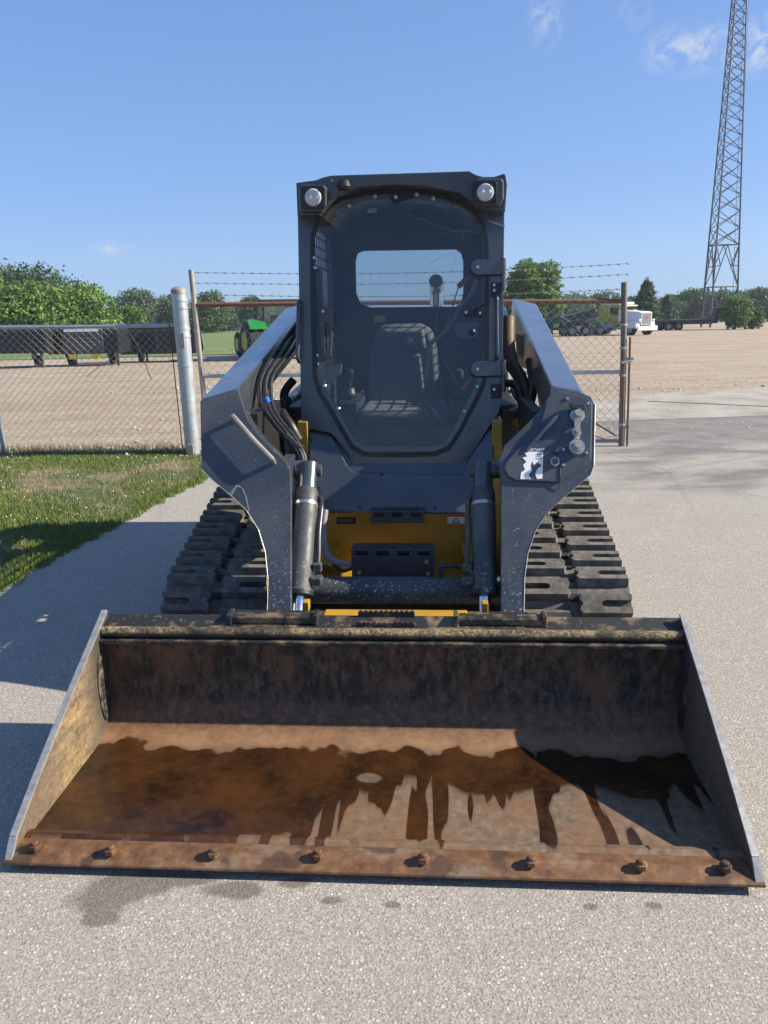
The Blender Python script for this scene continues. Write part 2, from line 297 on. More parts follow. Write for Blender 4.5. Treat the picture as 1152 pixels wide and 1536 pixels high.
# ------------------------------------------------------------------ mesh helpers
class MB:
    def __init__(s): s.v = []; s.f = []
    def add(s, vs, fs):
        o = len(s.v); s.v += [tuple(q) for q in vs]; s.f += [tuple(i+o for i in f) for f in fs]; return s
    def box(s, x0, x1, y0, y1, z0, z1, mtx=None):
        vs = [Vector((x, y, z)) for z in (z0, z1) for y in (y0, y1) for x in (x0, x1)]
        if mtx is not None: vs = [mtx @ q for q in vs]
        return s.add(vs, [(0, 2, 3, 1), (4, 5, 7, 6), (0, 1, 5, 4), (2, 6, 7, 3), (0, 4, 6, 2), (1, 3, 7, 5)])
    def prism(s, pts, ext):
        pts = [Vector(p) for p in pts]; ext = Vector(ext); n = len(pts)
        s.add(pts + [p+ext for p in pts], [tuple(range(n)), tuple(range(2*n-1, n-1, -1))] + [(i, i+n, (i+1) % n+n, (i+1) % n) for i in range(n)]); return s
    def tube(s, path, r, n=8, cap=True):
        path = [Vector(p) for p in path]; rr = r if isinstance(r, (list, tuple)) else [r]*len(path); vs = []; ref = None
        for i, p in enumerate(path):
            t = (path[min(i+1, len(path)-1)]-path[max(i-1, 0)]).normalized()
            if ref is None: ref = Vector((0, 0, 1)) if abs(t.z) < .9 else Vector((1, 0, 0))
            u = (ref - t*ref.dot(t)).normalized(); ref = u; q = t.cross(u)
            vs += [p+(u*math.cos(2*math.pi*k/n)+q*math.sin(2*math.pi*k/n))*rr[i] for k in range(n)]
        fs = [(i*n+k, i*n+(k+1) % n, (i+1)*n+(k+1) % n, (i+1)*n+k) for i in range(len(path)-1) for k in range(n)]
        if cap: fs += [tuple(range(n-1, -1, -1)), tuple(range((len(path)-1)*n, len(path)*n))]
        return s.add(vs, fs)
    def cyl(s, a, b, r, n=16): return s.tube([a, b], r, n)
    def ring(s, outer, inner, ext):     # frame with a hole; loops of equal length
        n = len(outer); ext = Vector(ext); O = [Vector(p) for p in outer]; I = [Vector(p) for p in inner]
        vs = O + I + [p+ext for p in O] + [p+ext for p in I]; fs = []
        for i in range(n):
            j = (i+1) % n
            fs += [(i, j, n+j, n+i), (2*n+j, 2*n+i, 3*n+i, 3*n+j), (j, i, 2*n+i, 2*n+j), (n+i, n+j, 3*n+j, 3*n+i)]
        return s.add(vs, fs)
    def mesh(s, name):
        me = bpy.data.meshes.new(name); me.from_pydata(s.v, [], s.f); me.update(); return me
    def build(s, name, mat, parent=None, smooth=False, bevel=0, seg=2, label=None, recalc=True):
        me = s.mesh(name)
        if recalc:
            bm = bmesh.new(); bm.from_mesh(me); bmesh.ops.recalc_face_normals(bm, faces=bm.faces); bm.to_mesh(me); bm.free()
        me.materials.append(M[mat]); o = bpy.data.objects.new(name, me); col.objects.link(o); o.parent = parent
        if smooth:
            for p in me.polygons: p.use_smooth = True
            me.set_sharp_from_angle(angle=rad(38))
        if bevel:
            b = o.modifiers.new('bevel', 'BEVEL'); b.width = bevel; b.segments = seg; b.limit_method = 'ANGLE'; b.angle_limit = rad(35)
        if label: o['label'] = label
        return o
def empty(name, loc, rz, label, cat, group=None):
    o = bpy.data.objects.new(name, None); col.objects.link(o); o.location = loc; o.rotation_euler.z = rz; o.empty_display_size = .2
    tag(o, label, cat, group); return o
def tag(o, label, cat, group=None):
    o['label'] = label; o['category'] = cat
    if group: o['group'] = group
    return o
def smoothpath(pts, k=6):
    pts = [Vector(p) for p in pts]; out = []
    for i in range(len(pts)-1):
        p0, p1, p2, p3 = pts[max(i-1, 0)], pts[i], pts[i+1], pts[min(i+2, len(pts)-1)]
        for j in range(k):
            t = j/k; out.append(.5*((2*p1)+(p2-p0)*t+(2*p0-5*p1+4*p2-p3)*t*t+(3*p1-p0-3*p2+p3)*t**3))
    return out+[pts[-1]]
def radial(inner, cx, cz, x0, x1, z0, z1, y=None):   # push a loop out to a rectangle (x,z), keeping order
    out = []
    for p in inner:
        dx, dz = p.x-cx, p.z-cz; t = 1e9
        if dx > 1e-6: t = min(t, (x1-cx)/dx)
        if dx < -1e-6: t = min(t, (x0-cx)/dx)
        if dz > 1e-6: t = min(t, (z1-cz)/dz)
        if dz < -1e-6: t = min(t, (z0-cz)/dz)
        out.append(Vector((cx+dx*t, p.y if y is None else y, cz+dz*t)))
    return out
def dens(loop, k=4):
    out = []
    for i, p in enumerate(loop):
        q = loop[(i+1) % len(loop)]
        out += [p.lerp(q, j/k) for j in range(k)]
    return out
def text(body, size, mat, origin, xdir, ydir, name, parent):
    cu = bpy.data.curves.new('t', 'FONT'); cu.body = body; cu.size = size; ob = bpy.data.objects.new('t', cu)
    me = bpy.data.meshes.new_from_object(ob); bpy.data.objects.remove(ob); bpy.data.curves.remove(cu)
    xd, yd = Vector(xdir).normalized(), Vector(ydir).normalized(); zd = xd.cross(yd)
    mt = Matrix((xd, yd, zd)).transposed().to_4x4(); mt.translation = Vector(origin); me.transform(mt)
    me.materials.clear(); me.materials.append(M[mat]); o = bpy.data.objects.new(name, me); col.objects.link(o); o.parent = parent; return o
# ------------------------------------------------------------------ the ground
def sheet(name, pts, mat, z=0., kind='structure', sub=0):
    mb = MB(); mb.add([(p[0], p[1], z if len(p) < 3 else p[2]) for p in pts], [tuple(range(len(pts)))])
    o = mb.build(name, mat, recalc=False); o['kind'] = kind; return o
ys = [-40, -10, 0, 5, 11] + list(np.linspace(15, 120, 22)) + [140, 165, 220, 300, 420, 560]; xs = list(np.linspace(-420, 420, 29))
mb = MB(); mb.add([(x, y, gz(x, y)-.012) for y in ys for x in xs], [(j*29+i, j*29+i+1, (j+1)*29+i+1, (j+1)*29+i) for j in range(len(ys)-1) for i in range(28)])
g = mb.build('ground', 'dirt', recalc=False); g['kind'] = 'structure'
edge = [G(*p) for p in ((0, 886), (30, 866), (70, 842), (115, 818), (160, 796), (215, 764), (262, 740), (300, 722))]
_e = []
for a_, b_ in zip(edge, edge[1:]):
    for k in range(6): q = a_.lerp(b_, k/6); _e.append(q+Vector((random.gauss(0, .02), random.gauss(0, .03), 0)))
edge = _e+[edge[-1]]
left_edge = [Vector((-30, -2, 0)), Vector((-9, 1.4, 0)), Vector((-4.6, 2.75, 0))] + edge + [Vector((-1.75, 8.3, 0)), Vector((-1.6, 9.2, 0))]
sheet('asphalt', [(-30, -8), (45, -8), (45, 13.1), (3.0, 11.9), (2.9, 9.4)] + [(p.x, p.y) for p in reversed(left_edge)], 'asphalt', 0)
cb = [G(*p) for p in ((890, 604), (1000, 592), (1152, 583))]
sheet('concrete_apron', [(2.4, 10.6), (8, 11.2), (45, 13), (45, 15.2)] + [(p.x, p.y) for p in reversed(cb)] + [(2.0, 11.9)], 'concrete', .004)
mb = MB(); j0, j1 = Vector((4.45, 12.9, .0085)), Vector((6.5, 11.55, .0085)); nn = (j1-j0).normalized().cross(lz)*.025
o = mb.add([j0-nn, j1-nn, j1+nn, j0+nn], [(0, 1, 2, 3)]).build('joint', 'black', bpy.data.objects['concrete_apron'], recalc=False)
grass_poly = [(p.x, p.y) for p in left_edge[:-1]] + [(-1.9, 8.85), (-2.4, 8.95), (-6, 9.2), (-30, 9.9)]
sheet('verge', grass_poly, 'soil', -.004)
F0, F1 = 36, 420
mb = MB(); fy = np.linspace(F0, F1, 12); fx = np.linspace(-140, 3, 12)
mb.add([(x, y+ (2.5*math.sin(x*.3) if j == 0 else 0), gz(x, y)+.02) for j, y in enumerate(fy) for x in fx], [(j*12+i, j*12+i+1, (j+1)*12+i+1, (j+1)*12+i) for j in range(11) for i in range(11)])
o = mb.build('field', 'field', recalc=False); o['kind'] = 'structure'
# ------------------------------------------------------------------ the track loader
LD = empty('track_loader', ORG, -W, 'dark slate and yellow compact track loader with enclosed cab and wide rusty bucket', 'loader')
def part(mb, name, mat, parent=None, **k): return mb.build(name, mat, parent or LD, **k)
V = Vector
# ---- bucket
BK = empty('bucket', (0, 0, 0), 0, '', ''); del BK['category']; BK.parent = LD; BK['label'] = 'wide rusty worn loader bucket with wet stained floor'
HB = 1.045
prof = [(.05, .036), (.30, .038), (.58, .042), (.64, .050), (.69, .070), (.728, .105), (.748, .150), (.757, .22), (.757, .30), (.745, .42)]
outp = [(p[0]+(.012 if p[1] > .1 else .0)+.008, p[1]-(.014 if p[1] < .1 else .004)) for p in prof]
mb = MB(); nx = 2; n = len(prof)
vs = [(x, p[0], p[1]) for x in (-HB, HB) for p in prof] + [(x, p[0], p[1]) for x in (-HB, HB) for p in outp]
fs = []
for i in range(n-1): fs += [(i, n+i, n+i+1, i+1), (2*n+i, 2*n+i+1, 3*n+i+1, 3*n+i)]
mb.add(vs, fs); part(mb, 'shell', 'bucket_inside', BK, smooth=True, recalc=False)
for s in (-1, 1):
    x0 = s*1.040; t = s*.016
    poly = [(.020, .030), (.05, .075), (.20, .165), (.42, .285), (.64, .398), (.755, .456), (.79, .478), (.808, .466), (.815, .40), (.82, .25), (.80, .10), (.72, .022), (.60, .018)]
    mb = MB().prism([(x0, y, z) for y, z in poly], (t, 0, 0)); part(mb, 'side_plate', 'bucket_side', BK, bevel=.003)
    # worn steel strip on the sloping front edge
    ed = [(.012, .034), (.05, .083), (.20, .173), (.42, .293), (.64, .406), (.755, .464), (.795, .486)]
    mb = MB()
    for (a0, b0), (a1, b1) in zip(ed, ed[1:]):
        d = V((0, a1-a0, b1-b0)).normalized(); nrm = V((0, -d.z, d.y))*.005
        A, Bq = V((x0-s*.003, a0, b0)), V((x0-s*.003, a1, b1)); wv = V((s*.020, 0, 0))
        mb.add([A-nrm, Bq-nrm, Bq-nrm+wv, A-nrm+wv, A+nrm, Bq+nrm, Bq+nrm+wv, A+nrm+wv], [(0, 1, 2, 3), (4, 7, 6, 5), (0, 4, 5, 1), (3, 2, 6, 7), (0, 3, 7, 4), (1, 5, 6, 2)])
    part(mb, 'edge_strip', 'worn_edge', BK)
    # dent patch seen on the inside of the plate (reinforcing pad)
    mb = MB(); mb.tube([(s*1.0415, .70, .27), (s*1.0335, .70, .27)], .0, 4) if False else mb.prism([(s*1.041, .690+.05*math.cos(a_)*.7, .225+.13*math.sin(a_)) for a_ in np.linspace(0, 2*math.pi, 20, endpoint=False)], (-s*.006, 0, 0))
    part(mb, 'wear_pad', 'bucket_black', BK)
# cutting edge: bolt-on plate with a bevelled nose, butted on the floor
mb = MB().prism([(-1.062, 0, .026), (-1.062, .002, .034), (-1.062, .05, .052), (-1.062, .100, .052), (-1.062, .100, .020), (-1.062, .05, .016)], (2.124, 0, 0))
part(mb, 'cutting_edge', 'bucket_edge', BK, bevel=.002)
mb = MB().prism([(-1.038, .085, .0525), (-1.038, .105, .0575), (-1.038, .125, .0525), (-1.038, .125, .03), (-1.038, .085, .03)], (2.076, 0, 0)); part(mb, 'floor_lip', 'bucket_inside', BK)
for (px, py) in ((52, 1268), (166, 1274), (320, 1278), (477, 1281), (635, 1286), (797, 1291), (962, 1296), (1088, 1299)):
    p = L(px, py, z=.062); mb = MB()
    mb.tube([(p.x, p.y, .050), (p.x, p.y, .066)], .0185, 6); mb.tube([(p.x, p.y, .066), (p.x, p.y, .076)], [.012, .010], 10)
    part(mb, 'bolt', 'bucket_edge', BK, bevel=.002)
# top: rear plate, rounded tube, lip
mb = MB().prism([(-1.038, .750, .440), (-1.038, .822, .464), (-1.038, .826, .454), (-1.038, .80, .39), (-1.038, .757, .40)], (2.10, 0, 0)); part(mb, 'top_plate', 'bucket_black', BK, bevel=.003)
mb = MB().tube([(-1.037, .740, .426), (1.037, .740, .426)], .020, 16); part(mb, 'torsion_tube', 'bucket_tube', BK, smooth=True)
mb = MB().box(-1.037, 1.037, .704, .750, .392, .406); part(mb, 'lip', 'bucket_black', BK, bevel=.003)
def topstep(pxl, pxr, py, serr):
    a_, b_ = L(pxl, py, Y=.81), L(pxr, py, Y=.81); x0, x1 = a_.x, b_.x
    mb = MB()
    if not serr:
        mb.box(x0, x1, .768, .820, .449, .474); mb.box(x0-.004, x0+.012, .762, .824, .440, .486); mb.box(x1-.012, x1+.004, .762, .824, .440, .486)
        return part(mb, 'step_bar', 'bucket_black', BK, bevel=.003)
    nT = 11; dx = (x1-x0)/nT
    for yy, zz in ((.760, .452), (.812, .474)):
        for k in range(nT):
            c = x0+(k+.5)*dx; mb.prism([(c-dx*.5, yy, zz-.02), (c+dx*.5, yy, zz-.02), (c+dx*.5, yy, zz+.002), (c+dx*.25, yy, zz+.009), (c-dx*.25, yy, zz+.009), (c-dx*.5, yy, zz+.002)], (0, .012, 0))
    mb.box(x0, x1, .765, .82, .440, .452)
    part(mb, 'serrated_step', 'bucket_black', BK)
topstep(347, 477, 925, 0); topstep(537, 622, 926, 1); topstep(682, 816, 928, 0)
# coupler behind the bucket
mb = MB().box(-.60, .60, .90, .98, .12, .42); part(mb, 'coupler_frame', 'bucket_black', bevel=.006); part(MB().box(-.25, .30, .872, .982, .30, .424), 'coupler', 'yellow', bevel=.006)
for px in (460, 727):
    p = L(px, 915, Y=.93); part(MB().box(p.x-.012, p.x+.012, .91, .95, .44, .478), 'coupler_lug', 'yellow', bevel=.003)
# ---- tracks
def hull(pts):
    pts = sorted(set(pts)); lo = []; hi = []
    for p in pts:
        while len(lo) > 1 and (lo[-1][0]-lo[-2][0])*(p[1]-lo[-2][1])-(lo[-1][1]-lo[-2][1])*(p[0]-lo[-2][0]) <= 0: lo.pop()
        lo.append(p)
    for p in reversed(pts):
        while len(hi) > 1 and (hi[-1][0]-hi[-2][0])*(p[1]-hi[-2][1])-(hi[-1][1]-hi[-2][1])*(p[0]-hi[-2][0]) <= 0: hi.pop()
        hi.append(p)
    return lo[:-1]+hi[:-1]
circ = [(1.36, .24, .21), (2.75, .20, .17), (3.12, .62, .24)]
hp = hull([(cy+r*math.cos(t), cz+r*math.sin(t)) for cy, cz, r in circ for t in np.linspace(0, 2*math.pi, 72, endpoint=False)])
seg = [math.dist(hp[i], hp[(i+1) % len(hp)]) for i in range(len(hp))]; per = sum(seg)
def along(s_):
    s_ %= per
    for i, q in enumerate(seg):
        if s_ <= q: a_, b_ = hp[i], hp[(i+1) % len(hp)]; t = s_/q; return (a_[0]+(b_[0]-a_[0])*t, a_[1]+(b_[1]-a_[1])*t)
        s_ -= q
    return hp[0]
NL = round(per/.130); pitch = per/NL
def clug(w_, l_, h_, side):     # C-shaped tread block: u across, v along, w out; slot opens on one side
    c = .012; U = [(0, 0), (w_, 0), (w_, l_*.32), (w_*.48, l_*.32), (w_*.40, l_*.40), (w_*.40, l_*.60), (w_*.48, l_*.68), (w_, l_*.68), (w_, l_), (0, l_), (-.010, l_*.75), (.004, l_*.5), (-.010, l_*.25)]
    pts = [(side*u, v-l_/2, 0) for u, v in U]; top = [(side*(u*.97+.003), (v-l_/2)*.84, h_) for u, v in U]; n_ = len(U)
    return MB().add(pts+top, [tuple(range(n_)), tuple(range(2*n_-1, n_-1, -1))]+[(i, (i+1) % n_, (i+1) % n_+n_, i+n_) for i in range(n_)])
for s in (-1, 1):
    xi, xo = s*.535, s*.975; TR = bpy.data.objects.new('track', None); col.objects.link(TR); TR.parent = LD
    mb = MB(); K = 110; vs = []
    for k in range(K):
        y, z = along(k*per/K); y2, z2 = along((k+.5)*per/K); y3, z3 = along((k-.5)*per/K); t = V((0, y2-y3, z2-z3)).normalized(); nr = V((0, t.z, -t.y))
        for xx in (xi, xo): vs += [V((xx, y, z)), V((xx, y, z))-nr*.028]
    fs = []
    for k in range(K):
        a_, b_ = 4*k, 4*((k+1) % K); fs += [(a_, b_, b_+2, a_+2), (a_+1, a_+3, b_+3, b_+1), (a_, a_+1, b_+1, b_), (a_+2, b_+2, b_+3, a_+3)]
    mb.add(vs, fs); part(mb, 'belt', 'rubber', TR, smooth=True)
    meo = clug(.205, pitch*.72, .038, s).mesh('lug'); mei = clug(.185, pitch*.72, .038, -s).mesh('lug')
    for me in (meo, mei):
        bm = bmesh.new(); bm.from_mesh(me); bmesh.ops.recalc_face_normals(bm, faces=bm.faces); bm.to_mesh(me); bm.free(); me.materials.append(M['rubber'])
    for k in range(NL):
        for me, xb, off in ((meo, s*.768, 0), (mei, s*.722, .5)):
            s_ = (k+off)*pitch; y, z = along(s_); y2, z2 = along(s_+.02); y3, z3 = along(s_-.02); t = V((0, y2-y3, z2-z3)).normalized(); nr = V((0, t.z, -t.y))
            o = bpy.data.objects.new('lug', me); col.objects.link(o); o.parent = TR
            mt = Matrix((V((1, 0, 0)), t, nr)).transposed().to_4x4(); mt.translation = V((xb, y, z))-nr*.002; o.matrix_local = mt
    mb = MB()
    for k in range(0, K, 2):
        y, z = along((k+.5)*per/K); y2, z2 = along((k+.8)*per/K); t = V((0, y2-y, z2-z)).normalized(); nr = V((0, t.z, -t.y))
        mt = Matrix((V((1, 0, 0)), t, nr)).transposed().to_4x4(); mt.translation = V((s*.745, y, z)); mb.box(-.016, .016, -.014, .014, -.001, .012, mt)
    part(mb, 'drive_bar', 'rubber_dark', TR)['kind'] = 'stuff'
    for cy, cz, r in ((1.36, .24, .175), (3.12, .62, .205), (1.75, .135, .10), (2.0, .135, .10), (2.25, .135, .10), (2.5, .135, .10), (2.75, .20, .135)):
        mb = MB()
        for (xa, xb, rr) in ((.58, .72, r), (.77, .93, r), (.72, .77, r*.6)): mb.cyl((s*xa, cy, cz), (s*xb, cy, cz), rr, 28)
        part(mb, 'track_wheel', 'black', TR, smooth=True)
    part(MB().prism([(s*.56, 1.38, .20), (s*.56, 2.8, .16), (s*.56, 3.1, .40), (s*.56, 3.05, .62), (s*.56, 2.2, .46), (s*.56, 1.42, .33)], (s*.34, 0, 0)), 'track_frame', 'cabblack', TR, bevel=.01)
# ---- chassis
part(MB().box(-.50, .50, 2.06, 3.80, .22, .76), 'chassis', 'yellow', bevel=.01)
part(MB().box(-.53, .53, 3.10, 3.82, .50, 1.34), 'engine_hood', 'slate_clean', bevel=.03)
part(MB().box(-.50, .50, 1.62, 2.08, .20, .245), 'belly_plate', 'yellow', bevel=.006)
for s in (-1, 1):
    part(MB().box(s*.455, s*.505, 1.97, 2.12, .25, 1.02), 'chassis_post', 'yellow', bevel=.005)
    part(MB().prism([(s*.30, 1.93, .40), (s*.42, 1.93, .43), (s*.42, 1.75, .36), (s*.33, 1.72, .34)], (0, 0, .012)), 'tie_bracket', 'yellow', bevel=.002)
part(MB().box(-.44, .44, 1.965, 2.05, .24, .66), 'front_bulkhead', 'yellow', bevel=.004)
# ---- front panel: sloping slate cover below the door
PF = (1.80, .60, 30)
def PP(px, py, off=0):
    p = L(px, py, plane=PF); return p+V((0, math.cos(rad(30)), -math.sin(rad(30))))*off
back = V((0, math.cos(rad(30)), -math.sin(rad(30))))
lowp = [(487, 768), (697, 770), (722, 722), (741, 690), (741, 636), (734, 640), (700, 694), (693, 712), (530, 708), (521, 698), (496, 648), (463, 644), (463, 690), (478, 735)]
part(MB().prism([PP(*q) for q in lowp], back*.03), 'front_panel', 'slate_clean', bevel=.008, seg=3)
part(MB().prism([PP(*q, .035) for q in ((492, 640), (521, 702), (531, 712), (693, 716), (702, 698), (738, 632))], back*.02), 'panel_recess', 'slate_clean', bevel=.004)
for q in ((540, 760), (652, 762), (466, 660), (572, 712)):
    p = PP(*q); part(MB().cyl(p+back*.004, p-back*.006, .007, 10), 'screw', 'black', bpy.data.objects['front_panel'])
# upper step (notched black plate) and lower step
def notched(name, x0, x1, Yf, z0, z1, n_, parent=None):
    mb = MB(); mb.box(x0, x1, Yf, Yf+.006, z0, z1-.030); w_ = (x1-x0)/n_
    for k in range(n_):
        a_ = x0+k*w_; mb.box(a_, a_+w_*.22, Yf, Yf+.006, z1-.0305, z1-.006); mb.box(a_+w_*.78, a_+w_, Yf, Yf+.006, z1-.0305, z1-.006)
        for j in range(5): c = a_+w_*(.3+.1*j); mb.prism([(c-.006, Yf+.03, z1-.004), (c+.006, Yf+.03, z1-.004), (c, Yf+.03, z1+.010)], (0, .008, 0))
    mb.box(x0+.006, x1-.006, Yf+.04, Yf+.046, z0+.004, z1-.009); mb.box(x0, x1, Yf-.001, Yf+.10, z1-.008, z1-.001); mb.box(x0, x0+.006, Yf+.006, Yf+.1, z0, z1-.008); mb.box(x1-.006, x1, Yf+.006, Yf+.1, z0, z1-.008)
    return part(mb, name, 'cabblack', parent, bevel=.002)
a_, b_ = L(556, 785, Y=1.74), L(637, 766, Y=1.74); notched('upper_step', a_.x, b_.x, 1.74, a_.z, b_.z, 3)
a_, b_ = L(528, 868, Y=1.42), L(652, 824, Y=1.42); st = notched('lower_step', a_.x, b_.x, 1.42, a_.z, b_.z, 4)
for q in ((539, 858), (640, 842), (642, 860)):
    p = L(*q, Y=1.418); part(MB().cyl(p, p+V((0, -.008, 0)), .010, 6), 'bolt', 'zinc', st)
for px in (540, 640):
    p = L(px, 875, Y=1.42); part(MB().box(p.x-.025, p.x+.025, 1.425, 1.437, p.z-.06, p.z+.05), 'step_bracket', 'cyl', st)
p = L(590, 885, Y=1.45); part(MB().box(p.x-.01, p.x+.01, 1.45, 1.47, p.z-.05, p.z+.03), 'step_tab', 'yellow', st)
# cross tube between the boom legs
zt = L(590, 893, Y=1.20).z
part(MB().cyl((-.47, 1.26, zt), (.47, 1.26, zt), .058, 24), 'cross_tube', 'cyl', smooth=True)
# small latch lever beside the step
p = L(662, 850, Y=1.36); part(MB().tube(smoothpath([p+V((0, .05, .0)), p, p+V((.05, 0, .004)), p+V((.085, 0, -.004))]), .009, 8), 'latch_lever', 'cabblack', smooth=True)
p = L(661, 890, Y=1.30); part(MB().box(p.x-.012, p.x+.012, 1.29, 1.32, p.z-.02, p.z+.13), 'latch_post', 'cabblack', bevel=.003)
# ---- boom arms
PB = (1.00, .40, 27); tb = rad(27); nb_ = V((0, math.cos(tb), -math.sin(tb)))   # into the plate
def PBp(px, py, off=0): return L(px, py, plane=PB)+nb_*off
plL = [(300, 601), (352, 584), (358, 586), (364, 606), (372, 628), (388, 652), (412, 676), (430, 694), (436, 706), (437, 740), (437, 925), (401, 925), (402, 868), (398, 828), (388, 795), (370, 766), (346, 743), (318, 720), (302, 704)]
plR = [(826, 579), (876, 590), (888, 596), (893, 606), (891, 698), (886, 712), (846, 746), (820, 770), (803, 797), (792, 830), (787, 868), (786, 925), (751, 925), (751, 720), (748, 690), (756, 668), (790, 636), (812, 612), (822, 596)]
for s, poly in ((-1, plL), (1, plR)):
    BM = bpy.data.objects.new('boom_arm', None); col.objects.link(BM); BM.parent = LD
    fr = [PBp(*q) for q in poly]
    part(MB().prism(fr, nb_*.022), 'front_plate', 'slate', BM, bevel=.004)
    # leg box behind the plate
    xi, xo = s*.455, s*.60
    if s < 0: legp = [PBp(*q, .022) for q in ((362, 612), (372, 632), (388, 656), (412, 680), (432, 700), (433, 925), (405, 925), (406, 868), (402, 828), (392, 795), (374, 766), (350, 743), (312, 708), (310, 610))]
    else: legp = [PBp(*q, .022) for q in ((828, 590), (880, 600), (880, 700), (846, 740), (820, 764), (799, 795), (788, 830), (783, 868), (782, 925), (755, 925), (755, 720), (758, 674), (795, 640), (818, 612))]
    part(MB().prism(legp, nb_*.13+V((0, .03, .03))), 'leg_box', 'slate_clean', BM, bevel=.006)
    wp = [PBp(*q, -.001) for q in (poly[11:19] if s < 0 else poly[3:12])]
    part(MB().tube(wp, .0013, 5), 'worn_rim', 'worn_edge', BM)
    part(MB().box(s*.59, s*.64, 1.50, 2.05, .84, 1.12), 'shade_filler', 'black', BM, bevel=.005)  # black filler box added to block sun and keep the left ground shaded
    # upper arm running back and up to the rear pivot
    xa, xb = (.66, .835) if s > 0 else (-.66, -.835)
    T = [V((0, 1.395, 1.185)), V((0, 3.55, 1.60))]
    sec = [(xa, 1.43, 1.19), (xb, 1.43, 1.175), (xb, 1.50, .98), (xa, 1.50, .98)]
    if s < 0: fa, fb = L(358, 583, Y=1.42), L(300, 600, Y=1.42)
    else: fa, fb = L(826, 579, Y=1.42), L(876, 589, Y=1.42)
    ra, rb = (L(768, 447, Y=3.5), L(805, 456, Y=3.5)) if s > 0 else (V((-.665, 3.5, 1.611)), V((-.83, 3.5, 1.573)))
    A = [fa, fb, fb+V((0, .03, -.15)), fa+V((0, .03, -.15))]; Bq = [ra, rb, rb+V((0, .05, -.22)), ra+V((0, .05, -.22))]
    part(MB().add(A+Bq, [(0, 1, 2, 3), (7, 6, 5, 4), (0, 4, 5, 1), (1, 5, 6, 2), (2, 6, 7, 3), (3, 7, 4, 0)]), 'upper_arm', 'slate_clean', BM, bevel=.012, seg=3)
    part(MB().prism([(s*.60, 3.05, .95), (s*.60, 3.75, .95), (s*.60, 3.75, 1.45), (s*.60, 3.6, 1.56), (s*.60, 3.4, 1.5)], (s*.05, 0, 0)), 'rear_tower', 'slate_clean', BM, bevel=.01)
    part(MB().prism([(s*.50, 1.20, .62), (s*.50, 1.34, .86), (s*.50, 1.85, .88), (s*.50, 1.80, .76), (s*.50, 1.60, .62), (s*.50, 1.40, .56)], (s*.05, 0, 0)), 'lower_knee_plate', 'slate_clean', BM, bevel=.006)
    part(MB().prism([(s*.70, 1.46, .96), (s*.70, 1.50, 1.12), (s*.70, 2.3, 1.28), (s*.70, 2.2, 1.10), (s*.70, 1.9, .94)], (s*.05, 0, 0)), 'knee_plate', 'slate_clean', BM, bevel=.006)
    # lift cylinder under the arm
    part(MB().cyl((s*.70, 3.4, 1.05), (s*.70, 2.2, .98), .045, 16), 'lift_cylinder', 'cabblack', BM, smooth=True)
# weathered grab rod on the left leg plate
LB = bpy.data.objects['boom_arm']; RB = bpy.data.objects['boom_arm.001']
def offp(px, py, h): return PBp(px, py, -h)
mb = MB().tube(smoothpath([offp(352, 632, 0), offp(352, 629, .030), offp(356, 632, .042), offp(382, 662, .042), offp(408, 689, .042), offp(411, 692, .03), offp(411, 694, 0)], 5), .010, 8); part(mb, 'grab_rod', 'galvrust', LB, smooth=True)
def scuff(pts, w_, par):
    mb = MB(); P = [PBp(*q, -.0012) for q in pts]
    for a_, b_ in zip(P, P[1:]):
        d = (b_-a_).normalized(); q = d.cross(nb_).normalized()*w_; mb.add([a_-q, b_-q*.6, b_+q*.6, a_+q], [(0, 1, 2, 3)])
    o = part(mb, 'scuff_mark', 'worn_edge', par); return o
scuff([(346, 745), (350, 738), (356, 728), (364, 733), (369, 745), (374, 768)], .003, LB); scuff([(344, 742), (354, 729)], .002, LB)
rs = random.Random(3)
for k in range(26):
    lft = k % 2 == 0; x0 = rs.uniform(406, 434) if lft else rs.uniform(756, 786); y0 = rs.uniform(770, 912)
    if k > 19: x0 = rs.uniform(310, 420) if lft else rs.uniform(760, 800); y0 = rs.uniform(660, 740) if lft else rs.uniform(728, 780)
    ang = rs.uniform(0, 3.14); ln_ = rs.uniform(2, 7); scuff([(x0, y0), (x0+math.cos(ang)*ln_*.5, y0+math.sin(ang)*ln_*.5+rs.uniform(-.6, .6)), (x0+math.cos(ang)*ln_, y0+math.sin(ang)*ln_)], rs.uniform(.0006, .0014), LB if lft else RB)
# right leg: raised cover with couplers
cov = [(819, 600), (826, 591), (838, 587), (880, 597), (888, 606), (886, 690), (878, 700), (842, 722), (836, 724), (775, 722), (762, 716), (756, 704), (758, 694), (806, 642), (814, 624)]
CV = part(MB().prism([PBp(*q, -.0125) for q in cov], nb_*.0115), 'coupler_cover', 'slate', RB, bevel=.004, seg=3)
part(MB().tube(smoothpath([PBp(836, 624, -.024), PBp(822, 640, -.026), PBp(800, 664, -.018), PBp(786, 680, -.010)], 5), [.012]*10+[.010]*5+[.004], 8), 'pressed_rib', 'slate_clean', CV, smooth=True)
def coupler(px, py, r, mat='zinc', core='galvrust', ln=.03):
    p = PBp(px, py, -.012); mb = MB(); mb.tube([p, p-nb_*ln*.6], r, 6 if mat == 'zinc6' else 18); mb.tube([p-nb_*ln*.6, p-nb_*ln], [r*.72, r*.66], 18)
    o = part(mb, 'hydraulic_coupler', 'zinc', CV, smooth=True); part(MB().cyl(p-nb_*ln, p-nb_*(ln+.012), r*.46, 16), 'coupler_tip', core, o, smooth=True)
coupler(864, 627, .029, ln=.04); coupler(863, 652, .019, ln=.032); coupler(863, 674, .031, ln=.045)
part(MB().box(-.012, .012, -.006, .006, -.055, .055, Matrix.Translation(PBp(864, 650, -.020))), 'coupler_bridge', 'zinc', CV)
